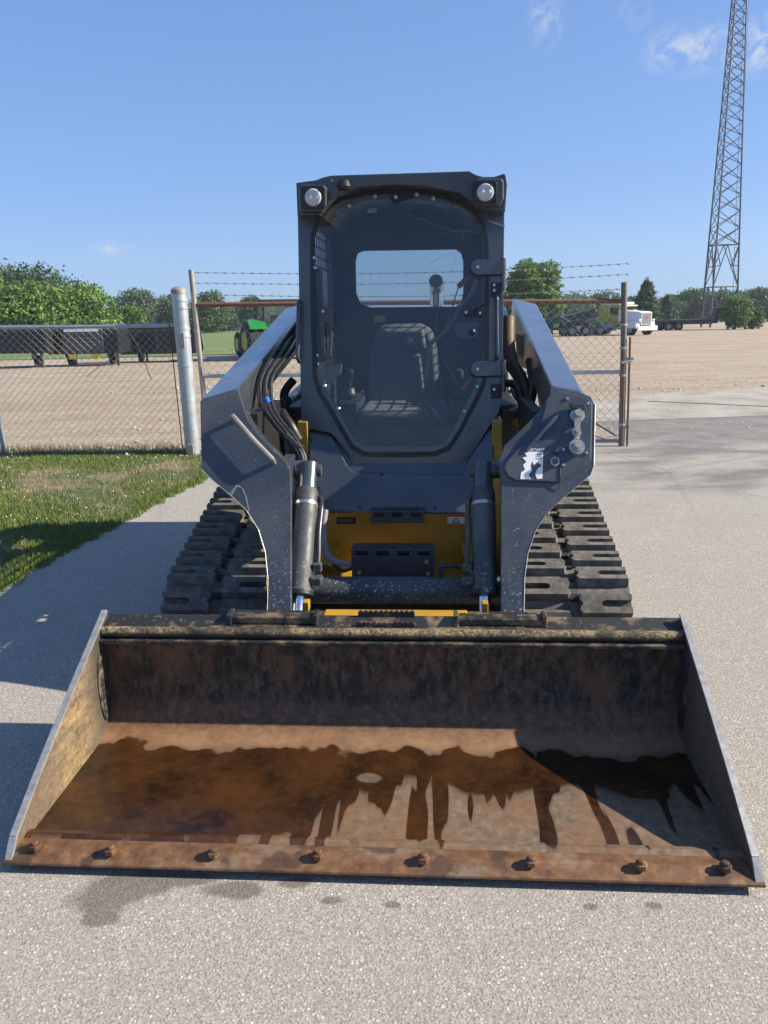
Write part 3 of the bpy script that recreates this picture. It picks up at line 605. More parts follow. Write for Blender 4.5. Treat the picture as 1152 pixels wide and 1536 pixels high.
p = PBp(864, 611, -.02); part(MB().box(-.03, .03, -.035, .0, -.012, .012, Matrix.Translation(p)), 'coupler_hood', 'cabblack', CV, bevel=.006)
p = PBp(831, 695, -.012); o = part(MB().tube([p, p-nb_*.016], .020, 6), 'electric_socket', 'zinc', CV); part(MB().cyl(p-nb_*.016, p-nb_*.019, .013, 16), 'socket_face', 'rustpipe', o)
p = PBp(834, 679, -.012); part(MB().tube([p, p-nb_*.02], [.013, .010], 10), 'socket_cap', 'cabblack', CV, smooth=True)
for q in ((850, 600), (881, 607), (879, 681), (844, 676), (844, 699)):
    p = PBp(*q, -.012); part(MB().tube([p, p-nb_*.007], [.008, .006], 10), 'bolt', 'zinc', CV)
p0 = PBp(839, 690, -.016); part(MB().tube(smoothpath([p0, PBp(839, 705, -.015), PBp(840, 720, -.015), PBp(838, 735, -.004)], 4), .0022, 5), 'cap_chain', 'cabblack', CV)
# torn warning decal
rip = [(785, 679), (814, 679), (813, 719), (805, 720), (802, 712), (806, 704), (812, 700), (806, 694), (800, 699), (798, 693), (795, 700), (797, 708), (792, 713), (796, 720), (780, 720), (781, 710), (787, 706), (784, 699), (789, 694), (783, 688), (790, 686)]
part(MB().prism([PBp(*q, -.0138) for q in rip], nb_*.0008), 'torn_decal', 'white', CV)
a_, b_ = PBp(791, 678, -.0140), PBp(811, 678, -.0140); up_b = V((0, math.sin(tb), math.cos(tb)))
text('ORTANT', .0165, 'white', a_, b_-a_, up_b, 'decal_lettering', CV)
for k in range(3):
    part(MB().prism([PBp(x, y, -.0146) for x, y in ((803, 683+3*k), (812, 683+3*k), (812, 684+3*k), (803, 684+3*k))], nb_*.0004), 'decal_line', 'steelgrey', CV)
# ---- bucket tilt cylinders
for s, (tx, ty), (bx, by) in ((-1, (463, 706), (449, 892)), (1, (724, 706), (727, 892))):
    top = L(tx, ty, Y=1.40); bot = L(bx, by, Y=1.10); d = (bot-top).normalized()
    TC = part(MB().tube([top+d*.085, top+d*.10, bot-d*.02, bot-d*.018, bot], [.044, .050, .050, .056, .056], 24), 'tilt_cylinder', 'cyl', smooth=True)
    part(MB().tube([top-d*.035, top-d*.03, top+d*.08, top+d*.11], [.03, .040, .042, .046], 20), 'cylinder_eye', 'slate_clean', TC, smooth=True)
    part(MB().cyl(top+V((-.055, 0, 0)), top+V((.055, 0, 0)), .026, 18), 'pin', 'cyl', TC, smooth=True)
    part(MB().tube([bot-d*.012, bot+d*.004], .058, 24), 'gland', 'black', TC, smooth=True)
    part(MB().cyl(bot-d*.02, bot+d*.16, .026, 20), 'rod', 'chrome', TC, smooth=True)
    part(MB().tube([top+d*.148, top+d*.162], .0515, 24), 'band', 'zinc', TC, smooth=True)
    c = top+d*.135+V((-s*.060, -.01, 0)); e = bot-d*.13+V((-s*.068, -.01, 0))
    part(MB().tube(smoothpath([c+V((s*.02, .05, -.03)), c+V((0, .01, .012)), c+V((-s*.004, 0, -.03)), c.lerp(e, .5), e, e+d*.05+V((s*.03, 0, 0))], 5), .0105, 10), 'supply_pipe', 'cabblack', TC, smooth=True)
    part(MB().box(-.018, .018, -.018, .018, -.016, .022, Matrix.Translation(e+d*.015)), 'pipe_fitting', 'cyl', TC, bevel=.005)
    part(MB().box(-.028, .024, -.024, .024, -.018, .018, Matrix.Translation(e+d*.065)), 'pipe_elbow', 'cyl', TC, bevel=.008)
    part(MB().cyl(top+V((s*.03, .03, 0)), top+V((s*.13, .03, 0)), .04, 18), 'pin_boss', 'slate_clean', TC, smooth=True)
# wrapped wiring beside the left cylinder
w0 = [L(488, 765, Y=1.55), L(485, 800, Y=1.50), L(490, 830, Y=1.47), L(505, 843, Y=1.45), L(528, 846, Y=1.44)]
part(MB().tube(smoothpath(w0, 8), .014, 10), 'wiring_loom', 'wrap', smooth=True)
part(MB().tube(smoothpath([L(495, 838, Y=1.52), L(512, 856, Y=1.5), L(528, 852, Y=1.46)], 6), .008, 8), 'wire', 'black')
# decals in the yellow bay
p0 = [L(x, y, Y=1.963) for x, y in ((505, 776), (534, 776), (534, 786), (505, 786))]; part(MB().prism(p0, (0, -.0012, 0)), 'black_decal', 'black')
for k in range(3):
    part(MB().prism([L(x, y, Y=1.9612) for x, y in ((508, 778.5+2.2*k), (530, 778.5+2.2*k), (530, 779.3+2.2*k), (508, 779.3+2.2*k))], (0, -.0006, 0)), 'decal_line', 'steelgrey')
p0 = [L(x, y, Y=1.963) for x, y in ((671, 773), (697, 773), (697, 785), (671, 785))]; o = part(MB().prism(p0, (0, -.0012, 0)), 'warning_decal', 'white')
part(MB().prism([L(x, y, Y=1.9612) for x, y in ((671, 772.5), (697, 772.5), (697, 775), (671, 775))], (0, -.0006, 0)), 'decal_header', 'red', o)
part(MB().ring([L(x, y, Y=1.9612) for x, y in ((684, 776), (690, 784.3), (678, 784.3))], [L(x, y, Y=1.9612) for x, y in ((684, 778), (688, 783.4), (680, 783.4))], (0, -.0006, 0)), 'warning_triangle', 'black', o)
# ---- cab
CAB = bpy.data.objects.new('cab', None); col.objects.link(CAB); CAB.parent = LD
PC = (2.04, 1.50, 6.5); tcb = rad(6.5); nc = V((0, math.cos(tcb), -math.sin(tcb)))
def C(px, py, off=0): return L(px, py, plane=PC)+nc*off
door_px = [(466, 400), (467, 352), (475, 328), (492, 306), (516, 293), (548, 286), (590, 283), (625, 284), (662, 290), (694, 302), (715, 317), (728, 338), (732, 365), (733, 420), (733, 500), (732, 556), (727, 580), (708, 618), (690, 652), (674, 675), (652, 684), (600, 685), (546, 684), (527, 673), (510, 645), (492, 614), (477, 590), (470, 566), (467, 490)]
outer_px = [(446, 296), (757, 290), (755, 450), (753, 611), (738, 634), (702, 690), (664, 700), (535, 699), (498, 650), (452, 641), (449, 470)]
def raypoly(c, p, poly):
    best = None; dx, dy = p[0]-c[0], p[1]-c[1]
    for i in range(len(poly)):
        (x1, y1), (x2, y2) = poly[i], poly[(i+1) % len(poly)]; ex, ey = x2-x1, y2-y1; det = dx*ey-dy*ex
        if abs(det) < 1e-9: continue
        t = ((x1-c[0])*ey-(y1-c[1])*ex)/det; u = ((x1-c[0])*dy-(y1-c[1])*dx)/det
        if t > 0 and -1e-6 <= u <= 1+1e-6 and (best is None or t < best): best = t
    return (c[0]+dx*best, c[1]+dy*best)
dd = []
for i, p in enumerate(door_px):
    q = door_px[(i+1) % len(door_px)]; dd += [(p[0]+(q[0]-p[0])*j/3, p[1]+(q[1]-p[1])*j/3) for j in range(3)]
def shrink(loop, k): return [(600+(x-600)*(1-k/max(60, math.hypot(x-600, y-480))), 480+(y-480)*(1-k/max(60, math.hypot(x-600, y-480)))) for x, y in loop]
outl = [raypoly((600, 480), p, outer_px) for p in dd]
FR = part(MB().ring([C(*p) for p in outl], [C(*p) for p in dd], nc*.07), 'front_frame', 'slate_clean', CAB, bevel=.004)
# door: glass pane with rubber seal
DR = part(MB().prism([C(*p, -.004) for p in shrink(door_px, 4)], nc*.006), 'door', 'glass', CAB); DR['label'] = 'scratched clear polycarbonate cab door'
part(MB().ring([C(*p, -.012) for p in shrink(dd, 0)], [C(*p, -.012) for p in shrink(dd, 6.5)], nc*.024), 'seal', 'black', DR)
# black frit band along the lower edges and the arch
def band(loop, k0, k1, name, mat, off): return part(MB().ring([C(*p, off) for p in shrink(loop, k0)], [C(*p, off) for p in shrink(loop, k1)], nc*.004), name, mat, DR)
low = [(470, 566), (477, 590), (510, 645), (527, 673), (546, 684), (652, 684), (674, 675), (708, 618), (727, 580), (732, 556)]
s0, s1 = shrink(low, 5), shrink(low, 14)
part(MB().prism([C(*p, .006) for p in s0+s1[::-1]], nc*.004), 'lower_flange', 'slate_clean', DR)
arc = [(516, 293), (548, 286), (590, 283), (625, 284), (662, 290), (680, 296)]
part(MB().prism([C(*p, .006) for p in shrink(arc, 5)+shrink(arc, 19)[::-1]], nc*.004), 'arch_flange', 'steelgrey', DR)
for q in ((524, 309), (563, 295), (625, 292), (650, 298), (472, 387), (473, 402), (477, 533), (478, 546), (487, 579), (508, 613), (716, 580), (697, 617)):
    p = C(*q, -.005); part(MB().tube([p, p-nc*.004, p-nc*.009], [.0105, .0105, .006], 12), 'door_bolt', 'zinc', DR, smooth=True)
p = C(594, 297, -.005); part(MB().tube([p, p-nc*.008], .027, 24), 'arch_disc', 'black', DR, smooth=True); part(MB().tube([p-nc*.008, p-nc*.014], .009, 10), 'disc_bolt', 'zinc', DR)
part(MB().prism([C(*q, -.010) for q in ((594, 290), (620, 289), (622, 296), (596, 304))], nc*.004), 'arch_tab', 'black', DR)
# outside door handle
hp_ = [(481, 463), (499, 461), (502, 468), (498, 536), (492, 539), (486, 536), (481, 480)]
HN = part(MB().ring([C(*p, -.030) for p in dens([V((x, y, 0)) for x, y in hp_], 1) and hp_], [C(*p, -.030) for p in ((489, 486), (493, 486), (495, 490), (494, 524), (492, 526), (490, 524), (488, 492))], nc*.026), 'door_handle', 'handle', DR, bevel=.005)
p = C(486, 468, -.030); part(MB().tube([p, p-nc*.005], .007, 10), 'screw', 'zinc', DR)
# hinges on the right
for yy in (402, 554):
    hg = [(714, yy-12), (752, yy-12), (752, yy+10), (714, yy+11), (708, yy+7), (705, yy), (708, yy-8)]
    HG = part(MB().prism([C(*p, -.020) for p in hg], nc*.012), 'hinge', 'slate_clean', CAB, bevel=.003)
    part(MB().prism([C(x-1.5, y+2, -.008) for x, y in hg], nc*.006), 'hinge_pad', 'black', HG)
    p = C(716, yy, -.02); part(MB().tube([p, p-nc*.008], .008, 8), 'bolt', 'zinc', HG)
    a_, b_ = C(755, yy-14, -.012), C(755, yy+34, -.012); part(MB().tube([a_, a_.lerp(b_, .48), a_.lerp(b_, .5), b_], [.012, .012, .0105, .0105], 12), 'hinge_pin', 'slate_clean', HG, smooth=True)
    part(MB().prism([C(*q, -.006) for q in ((736, yy+22), (752, yy+22), (752, yy+44), (736, yy+44))], nc*.005), 'hinge_plate', 'black', HG, bevel=.002)
    for y2 in ((yy+26, yy+34) if yy < 500 else (yy+30,)):
        p = C(741, y2, -.006); part(MB().tube([p, p-nc*.007], .007, 8), 'screw', 'zinc', HG)
# inner latch bracket and knob on the door
part(MB().prism([C(*q, -.008) for q in ((697, 467), (722, 467), (726, 470), (724, 476), (698, 476), (694, 472))], nc*.004), 'latch_plate', 'black', DR, bevel=.001)
part(MB().add([C(709, 465, -.006), C(727, 455, -.006), C(727, 455, -.05), C(709, 465, -.05), C(709, 467, -.006), C(727, 457, -.006), C(727, 457, -.05), C(709, 467, -.05)], [(0, 1, 2, 3), (4, 7, 6, 5), (0, 3, 7, 4), (1, 5, 6, 2), (3, 2, 6, 7), (0, 4, 5, 1)]), 'latch_catch', 'black', DR)
for q in ((699, 469), (720, 470)): p = C(*q, -.010); part(MB().tube([p, p-nc*.008], .007, 8), 'screw', 'zinc', DR)
p = C(708, 498, -.006); part(MB().tube([p, p-nc*.012, p-nc*.018], [.016, .015, .008], 14), 'latch_knob', 'black', DR, smooth=True)
p = C(709, 510, -.006); part(MB().tube([p, p-nc*.010], .007, 10), 'latch_pin', 'black', DR)
part(MB().prism([C(*q, .012) for q in ((684, 484), (716, 483), (718, 503), (706, 509), (690, 507), (682, 500))], nc*.003), 'latch_shield', 'glass_rear', DR)
# red pull strap and gas strut seen through the glass
for a_, b_ in (((703, 412), (688, 428)), ((708, 566), (694, 584))):
    A, Bq = C(*a_, .05), C(*b_, .05); part(MB().tube([A, Bq], [.010, .014], 8), 'strap_end', 'redclear', DR)
part(MB().tube([C(688, 428, .05), C(680, 455, .05), C(668, 490, .10)], .003, 6), 'strap', 'redclear', DR)
part(MB().tube(smoothpath([C(716, 418, .03), C(706, 440, .05), C(690, 460, .06), C(672, 490, .09), C(660, 502, .10), C(645, 515, .12), C(642, 545, .13), C(640, 565, .13)], 5), .011, 8), 'gas_strut', 'steelgrey', DR, smooth=True)
# long scratches worn into the pane
for pts in (((634, 596), (648, 612), (664, 634)), ((640, 600), (655, 620), (663, 630)), ((622, 618), (640, 636), (658, 646)), ((628, 606), (644, 622)), ((652, 586), (668, 606), (672, 614)), ((648, 652), (640, 662), (652, 670)),
            ((700, 330), (694, 352), (697, 362)), ((660, 352), (690, 346), (716, 350)), ((600, 318), (650, 336), (690, 350)), ((676, 372), (682, 396), (672, 412)), ((640, 400), (664, 384), (690, 378)),
            ((656, 470), (654, 520), (664, 585)), ((664, 540), (676, 556), (684, 574)), ((560, 402), (556, 420)), ((620, 372), (628, 380)), ((500, 330), (540, 312)), ((690, 590), (700, 596)), ((655, 648), (668, 655), (676, 640))):
    P = smoothpath([C(*q, -.0055) for q in pts], 5); mb = MB()
    for a_, b_ in zip(P, P[1:]):
        q = (b_-a_).normalized().cross(nc).normalized()*.0006; mb.add([a_-q, b_-q, b_+q, a_+q], [(0, 1, 2, 3)])
    part(mb, 'scratch', 'steelgrey', DR)
# side grab bars on the front posts
for x, y0, y1 in ((450, 452, 543), (744, 446, 540)):
    a_, b_ = C(x, y0), C(x, y1)
    part(MB().tube(smoothpath([a_, a_-nc*.045+V((0, 0, -.01)), a_-nc*.055+V((0, 0, -.04)), b_-nc*.055+V((0, 0, .04)), b_-nc*.045+V((0, 0, .01)), b_], 5), .0095, 10), 'grab_bar', 'cabblack', CAB, smooth=True)
part(MB().prism([C(*q, -.003) for q in ((733, 330), (757, 338), (757, 341), (733, 333))], nc*.004), 'post_scratch', 'steelgrey', CAB)
# roof with its two light pods
roof_px = [(444, 274), (474, 270), (484, 266), (496, 263), (704, 256.5), (714, 262), (724, 265), (742, 265), (756, 260), (759, 262), (761, 276), (758, 318), (716, 312), (705, 300), (690, 290), (640, 279), (590, 277), (540, 281), (505, 292), (490, 306), (478, 322), (446, 325), (445, 300)]
def Rf(px, py, off=0): return L(px, py, Y=1.985+off)
part(MB().prism([Rf(*q) for q in roof_px], (0, 1.16, 0)), 'roof', 'cabblack', CAB, bevel=.008, seg=3)
RF = bpy.data.objects['roof']
for (cx, cy, x0, x1, y0, y1) in ((469.5, 296, 448, 490, 277, 318), (728, 288.5, 711, 756, 267, 309)):
    pod = [(x0+4, y0), (x1-4, y0), (x1, y0+5), (x1, y1-10), (x1-7, y1), (x0+3, y1), (x0, y1-6), (x0, y0+5)]
    PD = part(MB().prism([Rf(*q, -.05) for q in pod], (0, .06, 0)), 'light_pod', 'cabblack', CAB, bevel=.008, seg=3)
    part(MB().prism([Rf(*q, -.056) for q in ((cx-14, cy-18), (cx+14, cy-18), (cx+18, cy-14), (cx+18, cy+14), (cx+14, cy+18), (cx-14, cy+18), (cx-18, cy+14), (cx-18, cy-14))], (0, .012, 0)), 'lamp_bezel', 'black', PD, bevel=.003)
    p = Rf(cx, cy, -.058); r_ = .038
    part(MB().tube([p+V((0, .01, 0)), p, p+V((0, -.006, 0))], [r_, r_, r_*.85], 28), 'lamp_lens', 'lightlens', PD, smooth=True)
    for s in (-1, 1): part(MB().tube([p+V((s*.015, -.0055, 0)), p+V((s*.015, -.009, 0))], [.013, .008], 16), 'lamp_cell', 'zinc', PD, smooth=True)
    for sx in (-1, 1):
        for sy in (-1, 1):
            p = Rf(cx+sx*14.5, cy+sy*14.5, -.058); part(MB().tube([p, p+V((0, -.004, 0))], .004, 8), 'screw', 'black', PD)
part(MB().prism([Rf(*q, .02) for q in ((755, 276), (759, 274), (759, 302), (756, 304))], (0, .06, 0)), 'side_lamp', 'lightlens', CAB)
p = Rf(516, 280, -.01); part(MB().tube([p+V((0, .02, .012)), p+V((0, -.0, .006)), p, p+V((0, 0, -.014))], [.02, .03, .034, .026], 18), 'antenna_puck', 'black', RF, smooth=True)
p = Rf(516, 272, -.015); part(MB().cyl(p, p+V((0, -.006, 0)), .004, 8), 'screw', 'zinc', RF); p = Rf(498, 271, -.01); part(MB().cyl(p, p+V((0, -.01, 0)), .005, 8), 'screw', 'galvrust', RF)
# rear wall with its window, sides with grille, floor
YR = 3.08; win = [(533, 392), (536, 380), (545, 376), (684, 374), (692, 380), (695, 392), (695, 438), (692, 455), (684, 460), (556, 461), (541, 456), (534, 440)]
wl_ = [L(x, y, Y=YR) for x, y in win]; wl_ = dens(wl_, 3); cxw = sum(p.x for p in wl_)/len(wl_); czw = sum(p.z for p in wl_)/len(wl_)
XL, XR = C(449, 470).x+.01, C(755, 450).x-.01
o = part(MB().ring(radial(wl_, cxw, czw, XL, XR, .80, 2.115), wl_, (0, .03, 0)), 'rear_wall', 'black', CAB)
part(MB().prism([p+V((0, .012, 0)) for p in wl_], (0, .004, 0)), 'rear_window', 'glass_rear', CAB)
part(MB().box(XL, XR, 2.1, 3.08, .78, .82), 'cab_floor', 'black', CAB)
for s, xx in ((-1, XL), (1, XR)):
    xo = xx-s*.03; outer = [(2.08, .82), (3.10, .82), (3.10, 2.06), (2.10, 2.06)]; inner = [(2.20, 1.18), (2.98, 1.18), (2.98, 1.98), (2.20, 1.98)]
    SW = part(MB().ring([(xx, y, z) for y, z in outer], [(xx, y, z) for y, z in inner], (-s*.04, 0, 0)), 'side_wall', 'cabblack', CAB)
    mb = MB(); xc = xx-s*.02
    for k in range(1, 13): y = 2.20+.78*k/13; mb.tube([(xc, y, 1.18), (xc, y, 1.98)], .004, 5)
    for k in range(1, 16): z = 1.18+.8*k/16; mb.tube([(xc+.004, 2.2, z), (xc+.004, 2.98, z)], .004, 5)
    part(mb, 'side_grille', 'black', SW)
# interior: seat, consoles, joystick
ST = bpy.data.objects.new('seat', None); col.objects.link(ST); ST.parent = CAB
def cushion(poly_px, Yf, depth, name, mat, bev=.03, tilt=0):
    P = [L(x, y, Y=Yf) for x, y in poly_px]; return part(MB().prism(P, (0, depth, depth*tilt)), name, mat, ST, bevel=bev, seg=4, smooth=True)
cushion([(562, 500), (575, 491), (632, 490), (648, 498), (656, 530), (660, 604), (550, 606), (555, 540)], 2.72, .14, 'backrest', 'seat', .03, .15)
cushion([(574, 494), (636, 493), (640, 524), (626, 526), (575, 525)], 2.705, .05, 'head_cushion', 'seat', .02)
cushion([(574, 530), (632, 529), (640, 604), (566, 604)], 2.712, .05, 'lumbar_cushion', 'seat', .02)
z0 = L(600, 612, Y=2.35).z
part(MB().box(-.24, .26, 2.30, 2.78, z0-.14, z0), 'seat_cushion', 'seat', ST, bevel=.045, seg=4, smooth=True)
part(MB().box(-.18, .20, 2.40, 2.75, .82, z0-.12), 'seat_base', 'black', ST)
mk = [(609, 510), (613, 504), (618, 508), (622, 507), (619, 512), (624, 516), (617, 514), (612, 517), (614, 512)]
part(MB().prism([L(x, y, Y=2.700) for x, y in mk], (0, .004, 0)), 'seat_emblem', 'steelgrey', ST)
for s, px in ((-1, 524), (1, 690)):
    p = L(px, 590, Y=2.42); CN = part(MB().box(p.x-.06, p.x+.06, 2.36, 2.85, p.z-.20, p.z-.03), 'console', 'cabblack', CAB, bevel=.02)
    part(MB().tube([p+V((0, 0, -.05)), p+V((0, 0, -.03)), p+V((0, 0, -.01)), p+V((0, 0, .01)), p+V((0, 0, .03))], [.055, .045, .05, .036, .03], 14), 'joystick_boot', 'black', CN, smooth=True)
    part(MB().tube(smoothpath([p+V((0, 0, .02)), p+V((0, -.005, .07)), p+V((s*-.01, -.02, .13))], 4), [.018]*5+[.024]*3+[.018], 12), 'joystick', 'black', CN, smooth=True)
    if s < 0:
        q = L(543, 588, Y=2.40); part(MB().tube([q, q+V((0, -.012, 0))], .011, 12), 'red_button', 'red', CN)
        q = [L(x, y, Y=2.34) for x, y in ((488, 553), (513, 545), (511, 560), (495, 577), (488, 574))]; part(MB().prism(q, (0, .01, 0)), 'switch_panel', 'tan', CN)
q = [L(x, y, Y=3.075) for x, y in ((561, 474), (578, 473), (578, 483), (561, 484))]; part(MB().prism(q, (0, -.003, 0)), 'yellow_decal', 'yellow', CAB)
q = [L(x, y, Y=2.2) for x, y in ((551, 313), (565, 312), (565, 318), (551, 319))]; part(MB().prism(q, (0, .02, 0)), 'dome_lamp', 'lightlens', CAB)
part(MB().box(XL+.03, XL+.10, 2.12, 2.30, 1.30, 1.75), 'pillar_console', 'cabblack', CAB, bevel=.01)
# exhaust stack behind the rear window
p = L(655, 440, Y=3.45); part(MB().tube(smoothpath([(p.x, 3.5, 1.30), (p.x, 3.5, p.z-.01), (p.x, 3.47, p.z+.05), (p.x-.005, 3.40, p.z+.075)], 6), .045, 18), 'exhaust_stack', 'chrome', smooth=True)
# ---- hoses
def hose(pts, r, mat='hose', name='hose'): return part(MB().tube(smoothpath(pts, 6), r, 10), name, mat, smooth=True)
for k, (dx, r) in enumerate(((0, .013), (8, .013), (16, .010))):
    hose([L(450+dx*.3, 480+dx*.6, Y=2.35), L(424+dx, 515+dx*.5, Y=2.1), L(395+dx, 560, Y=1.80), L(390+dx, 592, Y=1.68), L(402+dx*.8, 622, Y=1.60), L(428+dx*.8, 655, Y=1.54), L(447+dx*.5, 680, Y=1.50), L(452+dx*.4, 698, Y=1.48)], r)
p = [L(399, 598, Y=1.655), L(403, 606, Y=1.64)]; part(MB().tube(p, .0155, 10), 'hose_tape', 'blue')
for q in ((434, 656), (447, 668)): p = L(*q, Y=1.52); part(MB().box(-.022, .022, -.02, .02, -.010, .010, Matrix.Translation(p)@Matrix.Rotation(.7, 4, 'Y')), 'hose_clamp', 'cabblack', bevel=.003)
hose([L(430, 600, Y=2.1), L(424, 620, Y=2.0), L(436, 640, Y=1.95), L(447, 660, Y=1.95)], .028)
hose([L(440, 570, Y=2.2), L(426, 592, Y=2.15), L(432, 625, Y=2.1)], .022)
hose([L(763, 478, Y=2.6), L(763, 515, Y=2.5), L(768, 548, Y=2.4)], .034, 'brownhose')
hose([L(768, 548, Y=2.4), L(782, 570, Y=2.3), L(790, 600, Y=2.2), L(778, 635, Y=2.1)], .036)
hose([L(795, 540, Y=2.3), L(800, 580, Y=2.2), L(790, 620, Y=2.1)], .025); hose([L(755, 575, Y=2.25), L(775, 580, Y=2.2), L(785, 620, Y=2.1)], .02)
q = [L(x, y, Y=2.75) for x, y in ((774, 500), (788, 506), (794, 555), (776, 548))]; part(MB().prism(q, (0, .03, 0)), 'hose_bracket', 'tan', bevel=.003)
for s in (-1, 1): part(MB().box(s*.50, s*.64, 2.3, 3.3, .62, 1.05), 'side_tank', 'black', bevel=.03)
# ------------------------------------------------------------------ fence and gate
def chain_link(name, A, B_, z0, z1, parent, skip=None, w_=.085):
    A, B_ = V(A), V(B_); d = (B_-A); Ln = d.length; d.normalize(); nw = int(Ln/(w_/2)); nr = int((z1-z0)/(w_/2)); mb_v = []; mb_f = []
    nrm = V((-d.y, d.x, 0)); r = .0019
    for i in range(nw):
        for j in range(nr):
            k = (i+j) % 2; u0, u1 = (i+k)*w_/2, (i+1-k)*w_/2; za, zb = z0+j*w_/2, z0+(j+1)*w_/2
            sag = .012*math.sin(u0*3.1)+.01*math.sin(u0*1.3+za*4)
            if skip and skip(u0, za): continue
            p, q = A+d*u0+V((0, 0, za))+nrm*sag, A+d*u1+V((0, 0, zb))+nrm*sag
            t = (q-p).normalized(); e1 = nrm*r; e2 = t.cross(nrm)*r; o = len(mb_v)
            mb_v += [p+e1, p-e1*.5+e2*.87, p-e1*.5-e2*.87, q+e1, q-e1*.5+e2*.87, q-e1*.5-e2*.87]; mb_f += [(o, o+1, o+4, o+3), (o+1, o+2, o+5, o+4), (o+2, o, o+3, o+5)]
    mb = MB(); mb.v = [tuple(x) for x in mb_v]; mb.f = mb_f; o = mb.build(name, 'wire', parent, recalc=False); o['kind'] = 'stuff'; return o
GP = G(290, 681); GR = G(932, 669)
FN = empty('chain_link_fence', (0, 0, 0), 0, 'galvanised chain link fence with a bent top rail beside the grass verge', 'fence')
fa = GP+V((-.14, .02, 0)); fb = V((-4.47, 9.0, 0)); fc = V((-11, 9.45, 0))
chain_link('wire_mesh', fa, fc, .02, 1.46, FN)
part(MB().tube([(fa.x+.05, fa.y, 1.44), (-3.2, 8.92, 1.435), (-4.6, 9.02, 1.45), (fc.x, fc.y, 1.45)], .021, 10), 'top_rail', 'galv', FN, smooth=True)
part(MB().tube([(fa.x+.02, fa.y-.01, .05), (fa.x-.01, fa.y-.01, 1.46)], .006, 6), 'tension_bar', 'rustpipe', FN)
mb = MB()
for k in range(90): x = fa.x-.08-k*.0975; y = fa.y+(fc.y-fa.y)*(fa.x-x)/(fa.x-fc.x); mb.box(x-.004, x+.004, y-.002, y+.002, 1.45, 1.49)
part(mb, 'wire_barbs', 'wire', FN)
p0 = G(8, 681); t0 = at(-4, 560, p0.y); part(MB().tube([p0+V((0, 0, -.1)), p0+V((-.075, 0, 1.46))], .030, 12), 'line_post', 'galv', FN, smooth=True)
part(MB().tube([(-9, 9.33, -.1), (-9, 9.33, 1.46)], .03, 12), 'line_post', 'galv', FN, smooth=True)
part(MB().tube([(fa.x-.35, fa.y+.03, 1.40), (fa.x-.62, fa.y+.03, 1.15), (fa.x-1.0, fa.y+.04, .90)], .004, 5), 'loose_wire', 'wire', FN)
part(MB().tube([(fa.x-.50, fa.y+.03, 1.43), (fa.x-.38, fa.y+.03, 1.2), (fa.x-.28, fa.y+.04, .85)], .005, 5), 'loose_wire', 'wire', FN)
PS = empty('gate_post', GP, 0, 'thick galvanised steel gate post with domed rusty cap and hinge bands', 'post')
hpz = 1.78
part(MB().tube([(0, 0, -.2), (-.012, 0, hpz)], .082, 28), 'pipe', 'galv', PS, smooth=True)
part(MB().tube([(-.012, 0, hpz-.01), (-.012, 0, hpz+.03), (-.012, 0, hpz+.055), (-.012, 0, hpz+.065)], [.088, .086, .06, .02], 24), 'cap', 'galvrust', PS, smooth=True)
for z in (.3, .62, 1.0, 1.32, 1.40, 1.62, 1.70): part(MB().tube([(-.008, 0, z-.012), (-.008, 0, z+.012)], .087, 24), 'band', 'galv', PS, smooth=True)
part(MB().box(-.03, .03, -.11, -.08, 1.20, 1.36), 'hinge_block', 'galvrust', PS, bevel=.004); part(MB().box(-.03, .03, -.11, -.08, .02, .13), 'hinge_block', 'galvrust', PS, bevel=.004)
GT = empty('swing_gate', (0, 0, 0), 0, 'rusty railed chain link swing gate topped with barbed wire behind the loader', 'gate')
g0 = at(300, 640, GP.y+.06); gx0 = g0.x; gy = GP.y+.06; gx1, gy1 = GR.x, GR.y
def gp(t, z): return V((gx0+(gx1-gx0)*t, gy+(gy1-gy)*t, z))
part(MB().tube([gp(0, .06)+V((.03, 0, 0)), gp(0, 1.2), gp(0, 2.02)+V((-.02, 0, 0))], .030, 12), 'gate_upright', 'galvrust', GT, smooth=True)
part(MB().tube([gp(1, .0), gp(1, 1.0)+V((-.035, 0, 0)), gp(1, 1.80)+V((-.075, 0, 0))], .034, 12), 'gate_upright', 'postbrown', GT, smooth=True)
zt = at(400, 458, gy).z; part(MB().tube([gp(0, zt+.02), gp(.5, zt), gp(1, zt-.03)+V((-.06, 0, 0))], .026, 10), 'top_rail', 'rustpipe', GT, smooth=True)
zm = at(400, 566, gy).z; part(MB().tube([gp(0, zm+.02), gp(1, zm-.02)], .022, 10), 'middle_rail', 'galv', GT, smooth=True)
part(MB().tube([gp(0, .08)+V((.03, 0, 0)), gp(1, .06)], .02, 8), 'bottom_rail', 'galvrust', GT, smooth=True)
def torn(u, z): return z > 1.02+.02*math.sin(u*40) and u < .30+.55*max(0, (z-1.2))+.04*math.sin(z*30)
chain_link('wire_mesh', gp(0, 0)+V((.05, -.03, 0)), gp(1, 0)+V((-.03, -.03, 0)), .06, zt-.01, GT, torn, .10)
for k, dz in enumerate((.36, .25, .13)):
    if True:
        pts = [gp(t, zt+dz-(.05*math.sin(t*math.pi))+(.0 if k < 2 else -.03*t)) for t in np.linspace(0, 1, 14)]; pts[-1] += V((-.07, 0, 0))
        mb = MB().tube(pts, .0028, 5)
        for i in range(48):
            t = (i+.5)/48; q = gp(t, zt+dz-.05*math.sin(t*math.pi)+(.0 if k < 2 else -.03*t)); mb.box(-.014, .014, -.004, .004, -.005, .005, Matrix.Translation(q)@Matrix.Rotation(.6, 4, 'Y'))
        part(mb, 'barbed_wire', 'galvrust', GT)
for z in (.25, .8, 1.1, 1.35): part(MB().tube([gp(1, z-.012)+V((-.04*z, 0, 0)), gp(1, z+.012)+V((-.04*z, 0, 0))], .041, 14), 'tension_band', 'galv', GT)
